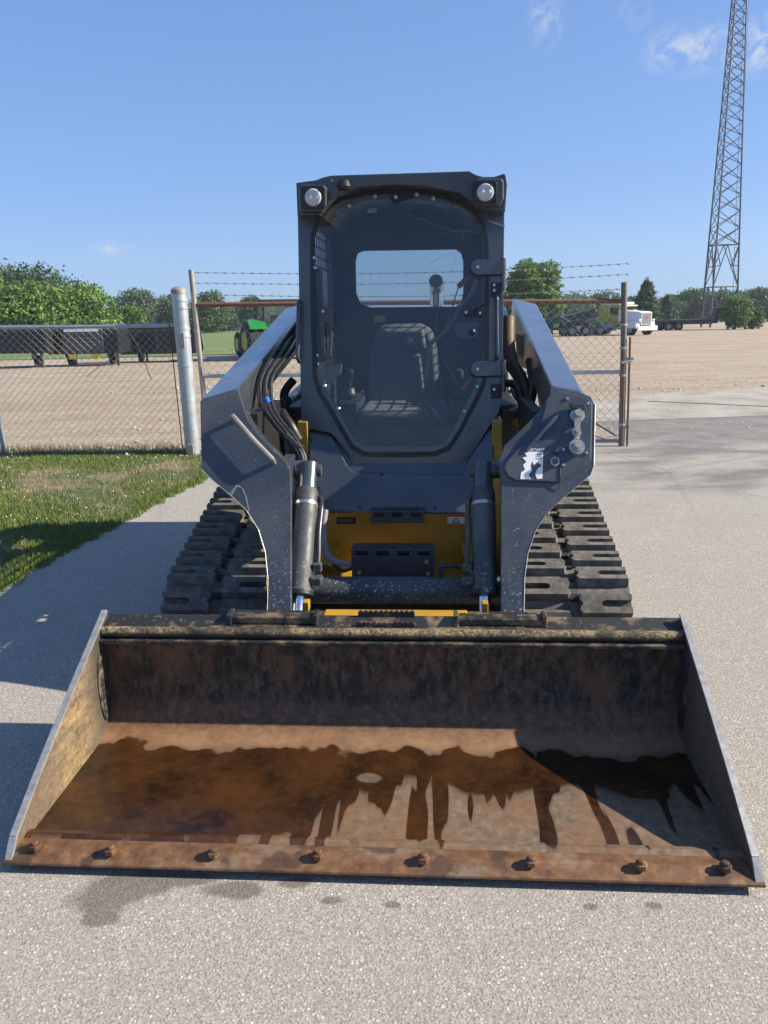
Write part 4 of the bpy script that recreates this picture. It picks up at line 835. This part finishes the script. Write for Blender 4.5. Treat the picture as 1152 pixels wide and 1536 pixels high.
part(MB().tube([gp(1, .0)+V((.06, -.02, 0)), gp(1, 1.22)+V((.02, -.02, 0))], .013, 8), 'drop_rod', 'rustpipe', GT)
for z in (.22, .98): part(MB().box(-.03, .07, -.03, -.01, z-.015, z+.015, Matrix.Translation(gp(1, 0))), 'rod_guide', 'galvrust', GT)
mb = MB()
for k in range(26):
    q = gp(1, 1.05-k*.026)+V((-.06+.004*math.sin(k), -.045, 0)); rr = Matrix.Rotation((k % 2)*1.57, 4, 'Z')
    mb.tube([q+rr.to_3x3()@V((.010*math.cos(t), 0, .019*math.sin(t))) for t in np.linspace(0, 2*math.pi, 9)], .0032, 5)
part(mb, 'chain', 'rustpipe', GT)
part(MB().tube([gp(1, .94)+V((-.07, -.05, 0)), gp(1, .96)+V((.04, -.05, 0))], .014, 8), 'latch', 'galv', GT)
# tension wire coil lying under the gate
part(MB().tube(smoothpath([gp(.84, .02), gp(.9, .16), gp(.96, .08), gp(1, .03)], 6), .006, 6), 'bottom_wire', 'galvrust', GT)
# ------------------------------------------------------------------ grass
def blades(name, n_, poly, hmin, hmax, mat, label, dens_noise=True, flat=.6, parent=None):
    P = np.array([(p[0], p[1]) for p in poly]); lo, hi = P.min(0), P.max(0); lo = np.maximum(lo, [-8.5, 2.0]); pts = np.zeros((0, 2))
    while len(pts) < n_:
        q = rng.uniform(lo, hi, (n_*3, 2)); ins = np.zeros(len(q), bool); j = len(P)-1
        for i in range(len(P)):
            c = ((P[i, 1] > q[:, 1]) != (P[j, 1] > q[:, 1])) & (q[:, 0] < (P[j, 0]-P[i, 0])*(q[:, 1]-P[i, 1])/(P[j, 1]-P[i, 1]+1e-12)+P[i, 0]); ins ^= c; j = i
        f = np.sin(q[:, 0]*1.9+1)*np.sin(q[:, 1]*2.3)+np.sin(q[:, 0]*4.1+q[:, 1]*3.3)*.6+np.sin(q[:, 0]*.8-q[:, 1]*1.1+2)*.8
        if dens_noise: ins &= rng.uniform(-1.1, .9, len(q)) < f
        pts = np.vstack([pts, q[ins]])
    pts = pts[:n_]; h = rng.uniform(hmin, hmax, n_); ang = rng.uniform(0, 2*np.pi, n_); le = rng.uniform(.1, flat, n_)*h; la = rng.uniform(0, 2*np.pi, n_); wd = rng.uniform(.0025, .006, n_)
    v = np.zeros((n_, 3, 3)); v[:, 0, :2] = pts+np.c_[np.cos(ang), np.sin(ang)]*wd[:, None]; v[:, 1, :2] = pts-np.c_[np.cos(ang), np.sin(ang)]*wd[:, None]
    v[:, 2, :2] = pts+np.c_[np.cos(la), np.sin(la)]*le[:, None]; v[:, 2, 2] = h; v[:, :2, 2] = -.006
    o = fastmesh(name, v.reshape(-1, 3), np.arange(3*n_).reshape(-1, 3), mat, parent)
    if not parent: o['kind'] = 'stuff'; o['label'] = label; o['category'] = 'grass'
    return o
def fastmesh(name, v, f, mat, parent=None):
    me = bpy.data.meshes.new(name); k = f.shape[1]; me.vertices.add(len(v)); me.vertices.foreach_set('co', v.astype(np.float32).ravel())
    me.loops.add(f.size); me.loops.foreach_set('vertex_index', f.astype(np.int32).ravel()); me.polygons.add(len(f)); me.polygons.foreach_set('loop_start', np.arange(0, f.size, k, dtype=np.int32))
    me.update(calc_edges=True); me.materials.append(M[mat]); o = bpy.data.objects.new(name, me); col.objects.link(o); o.parent = parent; return o
blades('grass', 150000, grass_poly, .012, .042, 'grass', 'short green clover and grass growing on the verge by the fence')
blades('dry_grass', 30000, grass_poly, .012, .04, 'grass_dry', 'dry straw coloured grass tufts scattered over the verge', False)
ep = [(p.x, p.y) for p in left_edge[2:]]
blades('verge_edge_grass', 9000, [(x-.10, y+.05) for x, y in ep]+[(x+.05, y-.03) for x, y in reversed(ep)], .012, .05, 'grass', 'ragged grass fringe creeping over the asphalt edge', False)
blades('fence_weeds', 6000, [(-11, 9.25), (-2.2, 8.75), (-2.2, 9.0), (-11, 9.7)], .03, .14, 'grass_dry', 'dry weeds along the foot of the chain link fence', False)
# clover heads
n_ = 260; q = np.c_[rng.uniform(-5.5, -1.9, n_), rng.uniform(4.2, 8.8, n_)]; ok = q[:, 0] < np.interp(q[:, 1], [p.y for p in left_edge[2:]], [p.x for p in left_edge[2:]])-.1; q = q[ok]
v = []; f = []
for (x, y) in q:
    z = rng.uniform(.03, .05); r = rng.uniform(.004, .008); o = len(v)
    v += [(x-r, y, z), (x, y-r, z), (x+r, y, z), (x, y+r, z), (x, y, z+r), (x, y, z-r)]; f += [(o, o+1, o+4), (o+1, o+2, o+4), (o+2, o+3, o+4), (o+3, o, o+4), (o+1, o, o+5), (o+2, o+1, o+5), (o+3, o+2, o+5), (o, o+3, o+5)]
o = fastmesh('clover_flowers', np.array(v), np.array(f), 'white'); o['kind'] = 'stuff'; o['label'] = 'tiny white clover flower heads dotted over the verge'; o['category'] = 'flowers'
# loose gravel by the fence line and on the yard
n_ = 2600; v = []; f = []
for _ in range(n_):
    if rng.random() < .6: x = rng.uniform(-7, -1.9); y = 8.95+rng.normal(0, .22)+(-.05)*(x+2); 
    else: x = rng.uniform(-6, 9); y = rng.uniform(9.5, 18)
    r = abs(rng.normal(0, .012))+.008; z = gz(x, y)-.012; o = len(v); k = rng.uniform(.6, 1.4, 6)
    v += [(x-r*k[0], y, z+r*.3), (x, y-r*k[1], z+r*.3), (x+r*k[2], y, z+r*.3), (x, y+r*k[3], z+r*.3), (x, y, z+r*k[4]), (x, y, z-r*.3)]
    f += [(o, o+1, o+4), (o+1, o+2, o+4), (o+2, o+3, o+4), (o+3, o, o+4), (o+1, o, o+5), (o+2, o+1, o+5), (o+3, o+2, o+5), (o, o+3, o+5)]
o = fastmesh('gravel', np.array(v), np.array(f), 'stone'); o['kind'] = 'stuff'; o['label'] = 'loose pale gravel stones along the fence and yard'; o['category'] = 'gravel'
# ------------------------------------------------------------------ trees
def leafmesh(name, lobes, n_, ls, mat, parent):
    L_ = np.array(lobes); vol = L_[:, 3]*L_[:, 4]; idx = rng.choice(len(L_), n_, p=vol/vol.sum()); c = L_[idx]
    d = rng.normal(size=(n_, 3)); d /= np.linalg.norm(d, axis=1)[:, None]; rr = rng.uniform(.45, 1.05, n_)**.5
    bumpy = 1+.18*np.sin(d[:, 0]*7+idx)+.18*np.sin(d[:, 2]*9+idx*2)+.12*np.sin(d[:, 1]*8+idx*3)
    p = c[:, :3]+d*np.c_[c[:, 3], c[:, 3], c[:, 4]]*(rr*bumpy)[:, None]
    u = rng.normal(size=(n_, 3)); u /= np.linalg.norm(u, axis=1)[:, None]; w_ = np.cross(u, d+rng.normal(size=(n_, 3))*.7); w_ /= np.linalg.norm(w_, axis=1)[:, None]
    s_ = rng.uniform(.6, 1.3, n_)[:, None]*ls
    v = np.stack([p-u*s_*.6, p-w_*s_*.38, p+u*s_*.6, p+w_*s_*.38], 1).reshape(-1, 3)
    return fastmesh(name, v, np.arange(4*n_).reshape(-1, 4), mat, parent)
def tree(name, base, h, wd, mat, label, group, n_=9000, ls=.22, seed=0, shape='round', trunk=.22):
    global rng
    rng = np.random.default_rng(seed+11); T = empty(name, base, seed*1.3, label, 'tree', group); lob = []
    r = wd/2
    if shape == 'cone':
        for k in range(26):
            t = (k+.5)/26; rr = r*(1-t)**.8*.62+.12; a_ = k*2.4; lob.append((math.cos(a_)*rr*.7, math.sin(a_)*rr*.7, h*(.06+.92*t), rr*.75+.1, h*.05+.12))
    else:
        z0 = h*(trunk if shape == 'round' else .05); ch = h-z0
        for k in range(26):
            t = (k+.5)/26; zz = z0+ch*(.08+.84*t); ring = r*math.sin(math.pi*min(1, .12+.80*t))**.6; a_ = k*2.399; q = rng.uniform(.35, .85)
            s_ = r*rng.uniform(.30, .48); lob.append((math.cos(a_)*ring*q, math.sin(a_)*ring*q, min(zz, h-s_*.75), s_, s_*.8))
        lob.append((0, 0, z0+ch*.5, r*.6, ch*.36))
    leafmesh('crown', lob, n_, ls, mat, T)
    tr = max(.10, h*.028); mb = MB().tube([(0, 0, -.3), (0, 0, h*.2), (.1, .05, h*.5), (.05, 0, h*.8)], [tr*1.3, tr, tr*.6, tr*.15], 8)
    for k in range(5): a_ = k*1.26; mb.tube([(0, 0, h*(.22+.08*k)), (math.cos(a_)*r*.35, math.sin(a_)*r*.35, h*(.38+.08*k)), (math.cos(a_)*r*.7, math.sin(a_)*r*.7, h*(.48+.07*k))], [tr*.5, tr*.3, tr*.08], 6)
    mb.build('trunk', 'trunk', T, smooth=True); return T
def tree_px(name, pxc, ytop, wpx, dist, mat, label, group=None, **k):
    b = at(pxc, 470, dist); b.z = gz(b.x, b.y); top = at(pxc, ytop, dist).z; wd = wpx*(b-CAM).dot(fwd)/FPX
    return tree(name, b, top-b.z, wd, mat, label, group, **k)
def copytree(T, loc, rz, sc_, label=None, group=None):
    c = T.copy(); col.objects.link(c); c.location = loc; c.rotation_euler.z = rz; c.scale = (sc_[0], sc_[0], sc_[1])
    if label: c['label'] = label
    if group: c['group'] = group
    for ch in T.children:
        d = ch.copy(); col.objects.link(d); d.parent = c
    return c
tree_px('broadleaf_tree', 30, 400, 170, 88, 'leaf_dark', 'tall dark broadleaf tree rising behind the bright thicket left of the yard', n_=16000, seed=1, ls=.26)
tree_px('broadleaf_tree', -60, 408, 160, 84, 'leaf_mid', 'broad green tree at the far end of the thicket behind the black headers', n_=11000, seed=12, ls=.26)
tree_px('broadleaf_tree', 40, 428, 130, 66, 'leaf_bright', 'wide bright green bushy tree in front of the tall dark tree', n_=17000, seed=2, shape='bush')
tree_px('broadleaf_tree', 118, 430, 110, 68, 'leaf_bright', 'bright green bushy tree at the right end of the thicket', n_=15000, seed=3, shape='bush')
tree_px('broadleaf_tree', 128, 424, 50, 120, 'leaf_far', 'greyish tree peeking over the thicket end', n_=5000, seed=4, ls=.3)
tree_px('broadleaf_tree', 198, 458, 42, 75, 'leaf_bright', 'small rounded bright green tree beside the thick gate post', n_=6000, seed=5, shape='bush', ls=.16)
tree_px('broadleaf_tree', 208, 434, 70, 125, 'leaf_far', 'hazy rounded tree behind the small bright tree', n_=7000, seed=6, ls=.3)
tree_px('broadleaf_tree', 316, 438, 66, 120, 'leaf_mid', 'dark bushy tree at the field edge seen above the gate rail', n_=8000, seed=7, ls=.28, shape='bush')
tree_px('broadleaf_tree', 258, 442, 60, 128, 'leaf_mid', 'green tree right behind the thick gate post', n_=7000, seed=17, ls=.28, shape='bush')
tree_px('broadleaf_tree', 378, 444, 40, 125, 'leaf_mid', 'green tree beyond the tractor at the field edge', n_=6000, seed=8, ls=.28)
tree_px('broadleaf_tree', 799, 391, 92, 72, 'leaf_bright', 'large rounded green tree standing behind the flatbed trailers', n_=32000, seed=9, ls=.2, shape='bush')
tree_px('cedar_tree', 968, 420, 60, 95, 'leaf_dark', 'dark pointed cedar just behind the yellow and white truck', n_=12000, seed=10, shape='cone', ls=.2)
tree_px('cedar_tree', 1000, 444, 40, 100, 'leaf_dark', 'smaller dark cedar to the right of the pointed cedar', n_=6000, seed=13, shape='cone', ls=.2)
tree_px('shrub', 1104, 444, 46, 78, 'leaf_bright', 'rounded bright green shrub at the foot of the lattice tower', n_=8000, seed=14, shape='bush', ls=.15)
tree_px('shrub', 1130, 461, 34, 79, 'leaf_mid', 'low green shrub next to the rounded shrub by the tower', n_=4000, seed=15, shape='bush', ls=.15)
protos = [tree_px('treeline_tree', px, y, wp, d, mt, 'broad green tree standing in the distant tree line', 'trees of the distant tree line', n_=6500, seed=20+i, ls=.36, shape='bush') for i, (px, y, wp, d, mt) in enumerate(((860, 446, 60, 150, 'leaf_far'), (905, 438, 55, 160, 'leaf_mid'), (1040, 434, 56, 150, 'leaf_mid')))]
hs = [(p.location.copy()) for p in protos]
rr = random.Random(5)
for i, px in enumerate(list(range(-60, 470, 22))+list(range(730, 1270, 22))):
    d = rr.uniform(140, 185); b = at(px+rr.uniform(-8, 8), 470, d); b.z = gz(b.x, b.y); k = i % 3; s_ = rr.uniform(.75, 1.05)*d/155
    copytree(protos[k], b, rr.uniform(0, 6), (s_*rr.uniform(1, 1.3), s_*rr.uniform(.85, 1.05)))
# ------------------------------------------------------------------ lattice tower
TWD = 92
tb0 = at(1085, 470, TWD); tb0.z = gz(0, TWD)
TW = empty('lattice_tower', tb0, 0, 'tall tapering steel lattice tower with ladder beyond the dirt yard', 'tower')
px2m = (tb0-CAM).dot(fwd)/FPX
cl = at(1057, 455, TWD).x-tb0.x; cr = at(1113, 440, TWD).x-tb0.x; zt0 = at(1100, 0, TWD).z-tb0.z
tl = at(1096, 0, TWD).x-tb0.x; trr = at(1118, 0, TWD).x-tb0.x
def leg(k, z):
    f = z/zt0; xl = cl+(tl-cl)*f; xr = cr+(trr-cr)*f; w_ = xr-xl
    return [V((xl, -.35*w_, z)), V((xr, -.05*w_, z)), V((xl+.10*w_, .62*w_, z))][k]
zs = [0]
while zs[-1] < zt0*1.25:
    f = zs[-1]/zt0; wv = (cr-cl)*(1-f)+(trr-tl)*f; zs.append(zs[-1]+(4.2 if len(zs) < 3 else max(1.0, wv*.62)))
for k in range(3): part(MB().tube([leg(k, z) for z in zs], [.11-.045*min(1, z/zt0) for z in zs], 8), 'leg', 'towersteel', TW, smooth=True)
for i, (za, zb) in enumerate(zip(zs, zs[1:])):
    for k in range(3):
        a0, b0, a1, b1 = leg(k, za), leg((k+1) % 3, za), leg(k, zb), leg((k+1) % 3, zb); r = .042 if i > 2 else .052
        if i < 2:
            mid = (a1+b1)/2; q1, q2 = a0.lerp(mid, .5), b0.lerp(mid, .5)
            segs = [(a0, mid), (b0, mid), (a1, b1), (q1, a0.lerp(a1, .5)), (q2, b0.lerp(b1, .5)), (q1, a1), (q2, b1)]
        else: segs = [(a0, b1), (b0, a1)]
        for p, q in segs: part(MB().tube([p, q], r, 5), 'brace', 'towersteel', TW)
mb = MB(); zz = 0
lad = lambda z, s: leg(1, z)+V((-.55+.42*s-.0*z, .0, 0))+V((.30*min(1, z/zt0), 0, 0))
for s in (0, 1): mb.tube([lad(z, s) for z in zs], .02, 4)
while zz < zs[-1]: mb.tube([lad(zz, 0), lad(zz, 1)], .014, 4); zz += .45
part(mb, 'ladder', 'towersteel', TW)
# ------------------------------------------------------------------ parked machinery in the background
def wheel(parent, c, r, w_, axis, rim='tan', rimname='rim'):
    ax = V(axis).normalized(); c = V(c); o = part(MB().tube([c-ax*w_/2, c-ax*w_*.42, c+ax*w_*.42, c+ax*w_/2], [r*.9, r, r, r*.9], 24), 'wheel', 'rubber_dark', parent, smooth=True)
    part(MB().tube([c-ax*w_*.52, c+ax*w_*.52], r*.52, 18), rimname, rim, o, smooth=True)
def header(px0, px1, dist, label, panel):
    b = at((px0+px1)/2, 520, dist); b.z = gz(b.x, b.y); ln = (px1-px0)*(b-CAM).dot(fwd)/FPX/2
    E_ = empty('harvester_header', b, 0, label, 'farm implement', 'black headers parked in the yard')
    zt_ = at((px0+px1)/2, 492, dist).z-b.z; zb_ = at((px0+px1)/2, 531, dist).z-b.z
    part(MB().prism([(-ln, 0, zb_), (-ln, 0, zt_*.9), (-ln, .12, zt_), (-ln, 1.1, zt_), (-ln, 1.5, zb_+.1), (-ln, 1.2, zb_)], (2*ln, 0, 0)), 'body', 'black', E_, bevel=.02)
    part(MB().cyl((-ln, .15, zt_+.03), (ln, .15, zt_+.03), .06, 10), 'top_pipe', 'cabblack', E_, smooth=True)
    n_ = max(2, int(2*ln/1.3))
    for k in range(n_+1): x = -ln+2*ln*k/n_; part(MB().box(x-.03, x+.03, -.025, .0, zb_+.05, zt_*.88), 'rib', 'cabblack', E_)
    if panel:
        part(MB().box(-.75, .75, -.06, -.005, zb_+.04, zt_-.02), 'centre_panel', 'cabblack', E_, bevel=.01); part(MB().box(-.62, .62, -.075, -.061, zt_-.13, zt_-.03), 'sign_strip', 'white', E_)
        for s in (-1, 1): part(MB().box(s*.42-.12, s*.42+.12, -.08, .1, zb_-.18, zb_+.0), 'yellow_block', 'truckyellow', E_)
    for x in (-ln*.6, ln*.6):
        wheel(E_, (x, .7, .2), .2, .16, (1, 0, 0), 'black'); part(MB().box(x-.04, x+.04, .3, .6, .3, zb_+.02), 'stand', 'cabblack', E_)
        part(MB().box(x+.35, x+.42, .1, .2, 0, zb_+.02), 'leg', 'cabblack', E_)
header(-75, 70, 31, 'long black harvester header at the end of the row behind the fence', False)
header(72, 178, 30.5, 'black harvester header with white strip and yellow blocks behind the fence', True)
header(180, 292, 31.5, 'black harvester header parked next to the thick gate post', False)
def tractor(base, rz, label, mat='jdgreen', s_=1.0, group=None):
    T = empty('tractor', base, rz, label, 'tractor', group); T.scale = (s_, s_, s_*.66)
    for s in (-1, 1): wheel(T, (s*.85, .9, .85), .85, .5, (1, 0, 0), 'truckyellow'); wheel(T, (s*.75, -1.4, .6), .6, .4, (1, 0, 0), 'truckyellow')
    part(MB().prism([(-.42, -2.1, .75), (-.42, -2.15, 1.35), (-.42, -1.9, 1.6), (-.42, .1, 1.75), (-.42, .1, .75)], (.84, 0, 0)), 'hood', mat, T, bevel=.08, seg=3)
    part(MB().box(-.5, .5, .1, 1.3, .7, 1.3), 'rear_body', mat, T, bevel=.05)
    for s in (-1, 1):
        part(MB().prism([(s*.55, .2, 1.45), (s*.55, .5, 1.82), (s*.55, 1.3, 1.82), (s*.55, 1.7, 1.4), (s*.55, 1.55, 1.4), (s*.55, 1.2, 1.72), (s*.55, .55, 1.72)], (s*.5, 0, 0)), 'fender', mat, T)
        for y in (.2, 1.35): part(MB().tube([(s*.6, y, 1.3), (s*.55, y+.05, 2.6)], .04, 8), 'cab_post', 'black', T)
    part(MB().box(-.6, .6, .2, 1.4, 1.3, 2.55), 'cab_glass', 'glass_rear', T); part(MB().box(-.7, .7, .05, 1.5, 2.55, 2.68), 'cab_roof', 'black', T, bevel=.06)
    part(MB().box(-.25, .25, .7, 1.2, 1.3, 2.0), 'seat', 'black', T, bevel=.06); part(MB().cyl((.3, -1.2, 1.5), (.3, -1.2, 2.4), .05, 10), 'exhaust', 'black', T)
b = at(412, 530, 33); b.z = gz(0, 33); tractor(b, rad(200), 'green farm tractor with black tyres parked behind the gate', 'jdgreen', 1.3)
def gooseneck(base, rz, label, ln, cat='trailer'):
    T = empty('flatbed_trailer', base, rz, label, cat)
    part(MB().box(-ln/2, ln/2, -1.2, 1.2, .80, .98), 'deck', 'black', T, bevel=.02)
    for s in (-1, 1):
        part(MB().box(-ln/2, ln/2, s*.55-.06, s*.55+.06, .55, .80), 'beam', 'cabblack', T)
        for x in (-.65, .25): wheel(T, (x-ln*.12, s*1.0, .40), .40, .28, (0, 1, 0), 'steelgrey')
    part(MB().prism([(ln/2, -.5, .6), (ln/2+.5, -.5, .9), (ln/2+.7, -.5, 2.0), (ln/2+2.1, -.5, 2.1), (ln/2+2.3, -.5, 1.75), (ln/2+2.1, -.5, 1.0), (ln/2+1.9, -.5, 1.0), (ln/2+1.95, -.5, 1.7), (ln/2+1.0, -.5, 1.7), (ln/2+.8, -.5, .6)], (0, 1.0, 0)), 'gooseneck', 'black', T, bevel=.03)
    part(MB().box(ln/2+1.9, ln/2+2.1, -.1, .1, 0, 1.0), 'jack_leg', 'cabblack', T)
    for k in range(6): x = -ln/2+ln*k/5; part(MB().box(x-.04, x+.04, -1.22, -1.19, .6, .98), 'stake_pocket', 'cabblack', T)
b = G(1030, 486); sc_ = (at(1030, 486, 80)); d = 78; b = at(1018, 480, d); b.z = gz(0, d); gooseneck(b, rad(0), 'black gooseneck flatbed trailer parked near the foot of the tower', 5.2)
d = 70; b = at(862, 480, d); b.z = gz(0, d); gooseneck(b, rad(180), 'dark flatbed trailer loaded with equipment beside the yellow and white truck', 5.5)
# loads on and around that flatbed
d = 67
def implement(px, dist, w_, h_, mat, label):
    b = at(px, 480, dist); b.z = gz(0, dist); T = empty('farm_implement', b, rad(random.uniform(-20, 20)), label, 'farm implement')
    part(MB().prism([(-w_/2, -.6, .45), (w_/2, -.6, .40), (w_/2, -.5, h_*.7), (w_*.1, -.4, h_), (-w_*.35, -.4, h_*.85), (-w_/2, -.5, h_*.6)], (0, 1.2, 0)), 'body', mat, T, bevel=.06)
    for x in (-w_*.3, w_*.3): wheel(T, (x, -.7, .4), .4, .25, (0, 1, 0), 'steelgrey')
    part(MB().tube([(-w_/2, 0, h_*.6), (-w_*.75, 0, h_*.9), (-w_*.9, 0, .5)], .06, 8), 'boom', 'black', T); part(MB().box(-w_*.1, w_*.15, -.66, -.6, h_*.4, h_*.6), 'panel', 'truckyellow' if mat != 'black' else 'galv', T)
    for k in range(4): part(MB().tube([(-w_*.4+k*w_*.25, -.6, .5), (-w_*.35+k*w_*.25, -.9, .05)], .03, 6), 'tine', 'black', T)
implement(835, 62, 2.0, 1.5, 'darkgreen', 'dark green implement under the rounded tree behind the gate'); implement(868, 60, 1.6, 1.25, 'black', 'black implement between the green one and the truck'); implement(890, 61, 1.3, 1.3, 'darkgreen', 'small dark green implement just left of the truck')
b = at(848, 466, 71); T = empty('loading_ramp', V((b.x, b.y, gz(0, 71)+.98)), 0, 'dark tilted loading ramp lying on the flatbed trailer', 'ramp')
part(MB().prism([(-2.2, -.9, .0), (2.3, -.9, 1.05), (2.4, -.9, .75), (2.4, -.9, .0)], (0, .12, 0)), 'side_rail', 'black', T); part(MB().prism([(-2.2, .7, .0), (2.3, .7, 1.05), (2.4, .7, .75), (2.4, .7, .0)], (0, .12, 0)), 'side_rail', 'black', T); part(MB().prism([(-2.1, -.78, .02), (2.3, -.78, 1.0), (2.3, -.78, .92), (-2.0, -.78, -.03)], (0, 1.48, 0)), 'tread', 'cabblack', T)
# yellow and white conventional truck
d = 62; b = at(938, 480, d); b.z = gz(0, d)
TK = empty('semi_truck', b, rad(28), 'yellow and white conventional semi truck with chrome stacks in the yard', 'truck'); TK.scale = (.86, .86, .80)
# local: -Y is forward
part(MB().box(-.95, .95, -.2, 1.1, 1.0, 2.75), 'cab', 'truckyellow', TK, bevel=.10, seg=3); part(MB().box(-.97, .97, 1.15, 2.3, 1.0, 2.8), 'sleeper', 'truckyellow', TK, bevel=.10, seg=3)
part(MB().box(-.9, .9, -.1, 2.2, 2.75, 3.0), 'roof_fairing', 'white', TK, bevel=.1, seg=3)
part(MB().prism([(-.62, -2.3, 1.0), (-.62, -2.3, 2.0), (-.62, -2.15, 2.12), (-.62, -.2, 2.25), (-.62, -.2, 1.0)], (1.24, 0, 0)), 'hood', 'white', TK, bevel=.06)
gr = part(MB().box(-.60, .60, -2.42, -2.30, .95, 2.08), 'grille_surround', 'white', TK, bevel=.03); part(MB().box(-.50, .50, -2.44, -2.41, 1.02, 1.98), 'grille', 'steelgrey', gr); part(MB().prism([(.18*math.cos(t), -2.455, 1.62+.09*math.sin(t)) for t in np.linspace(0, 6.28, 16, endpoint=False)], (0, .012, 0)), 'badge', 'redclear', gr)
part(MB().box(-1.15, 1.15, -2.62, -2.45, .45, .85), 'bumper', 'white', TK, bevel=.05)
part(MB().box(-.85, .85, -.235, -.205, 2.0, 2.6), 'windshield', 'black', TK, bevel=.01); part(MB().box(-.95, .95, -.42, -.2, 2.62, 2.72), 'sun_visor', 'white', TK)
for s in (-1, 1):
    part(MB().prism([(s*.62, -2.35, .95), (s*.62, -2.2, 1.25), (s*.62, -1.2, 1.25), (s*.62, -.8, .8), (s*.62, -.2, .8), (s*.62, -.2, .65), (s*.62, -2.35, .65)], (s*.5, 0, 0)), 'fender', 'white', TK, bevel=.05)
    part(MB().box(s*.80-.14, s*.80+.14, -2.46, -2.36, 1.22, 1.45), 'headlight', 'lightlens', TK, bevel=.02)
    part(MB().box(s*.98, s*1.0, -.05, .85, 1.9, 2.5), 'side_window', 'black', TK)
    part(MB().cyl((s*.80, 1.14, 1.0), (s*.80, 1.14, 3.7), .09, 12), 'exhaust_stack', 'chrome', TK, smooth=True)
    part(MB().cyl((s*.85, -.25, 1.3), (s*.85, -.25, 2.3), .16, 12), 'air_cleaner', 'white', TK, smooth=True); part(MB().cyl((s*.95, .2, .7), (s*.95, 1.6, .7), .28, 14), 'fuel_tank', 'galv', TK, smooth=True)
    wheel(TK, (s*.95, -1.65, .52), .52, .30, (1, 0, 0), 'galv')
    for y in (3.2, 4.5): wheel(TK, (s*.85, y, .52), .52, .5, (1, 0, 0), 'galv')
part(MB().box(-.4, .4, -2.2, 5.2, .6, .95), 'frame', 'cabblack', TK)

# ------------------------------------------------------------------ thin summer haze over the yard
a = N('haze_air'); pv = a.n.new('ShaderNodeVolumePrincipled'); pv.inputs['Color'].default_value = (.80, .88, 1, 1); pv.inputs['Density'].default_value = .0005; pv.inputs['Anisotropy'].default_value = .2
a.n.remove(a.b); a.l.new(pv.outputs[0], a.n['Material Output'].inputs['Volume']); M['haze_air'] = a.m
hz = MB().box(-440, 440, -45, 600, -2.7, 46).build('haze', 'haze_air'); hz['kind'] = 'stuff'; hz['label'] = 'thin pale summer haze over the yard and distant trees'; hz['category'] = 'haze'
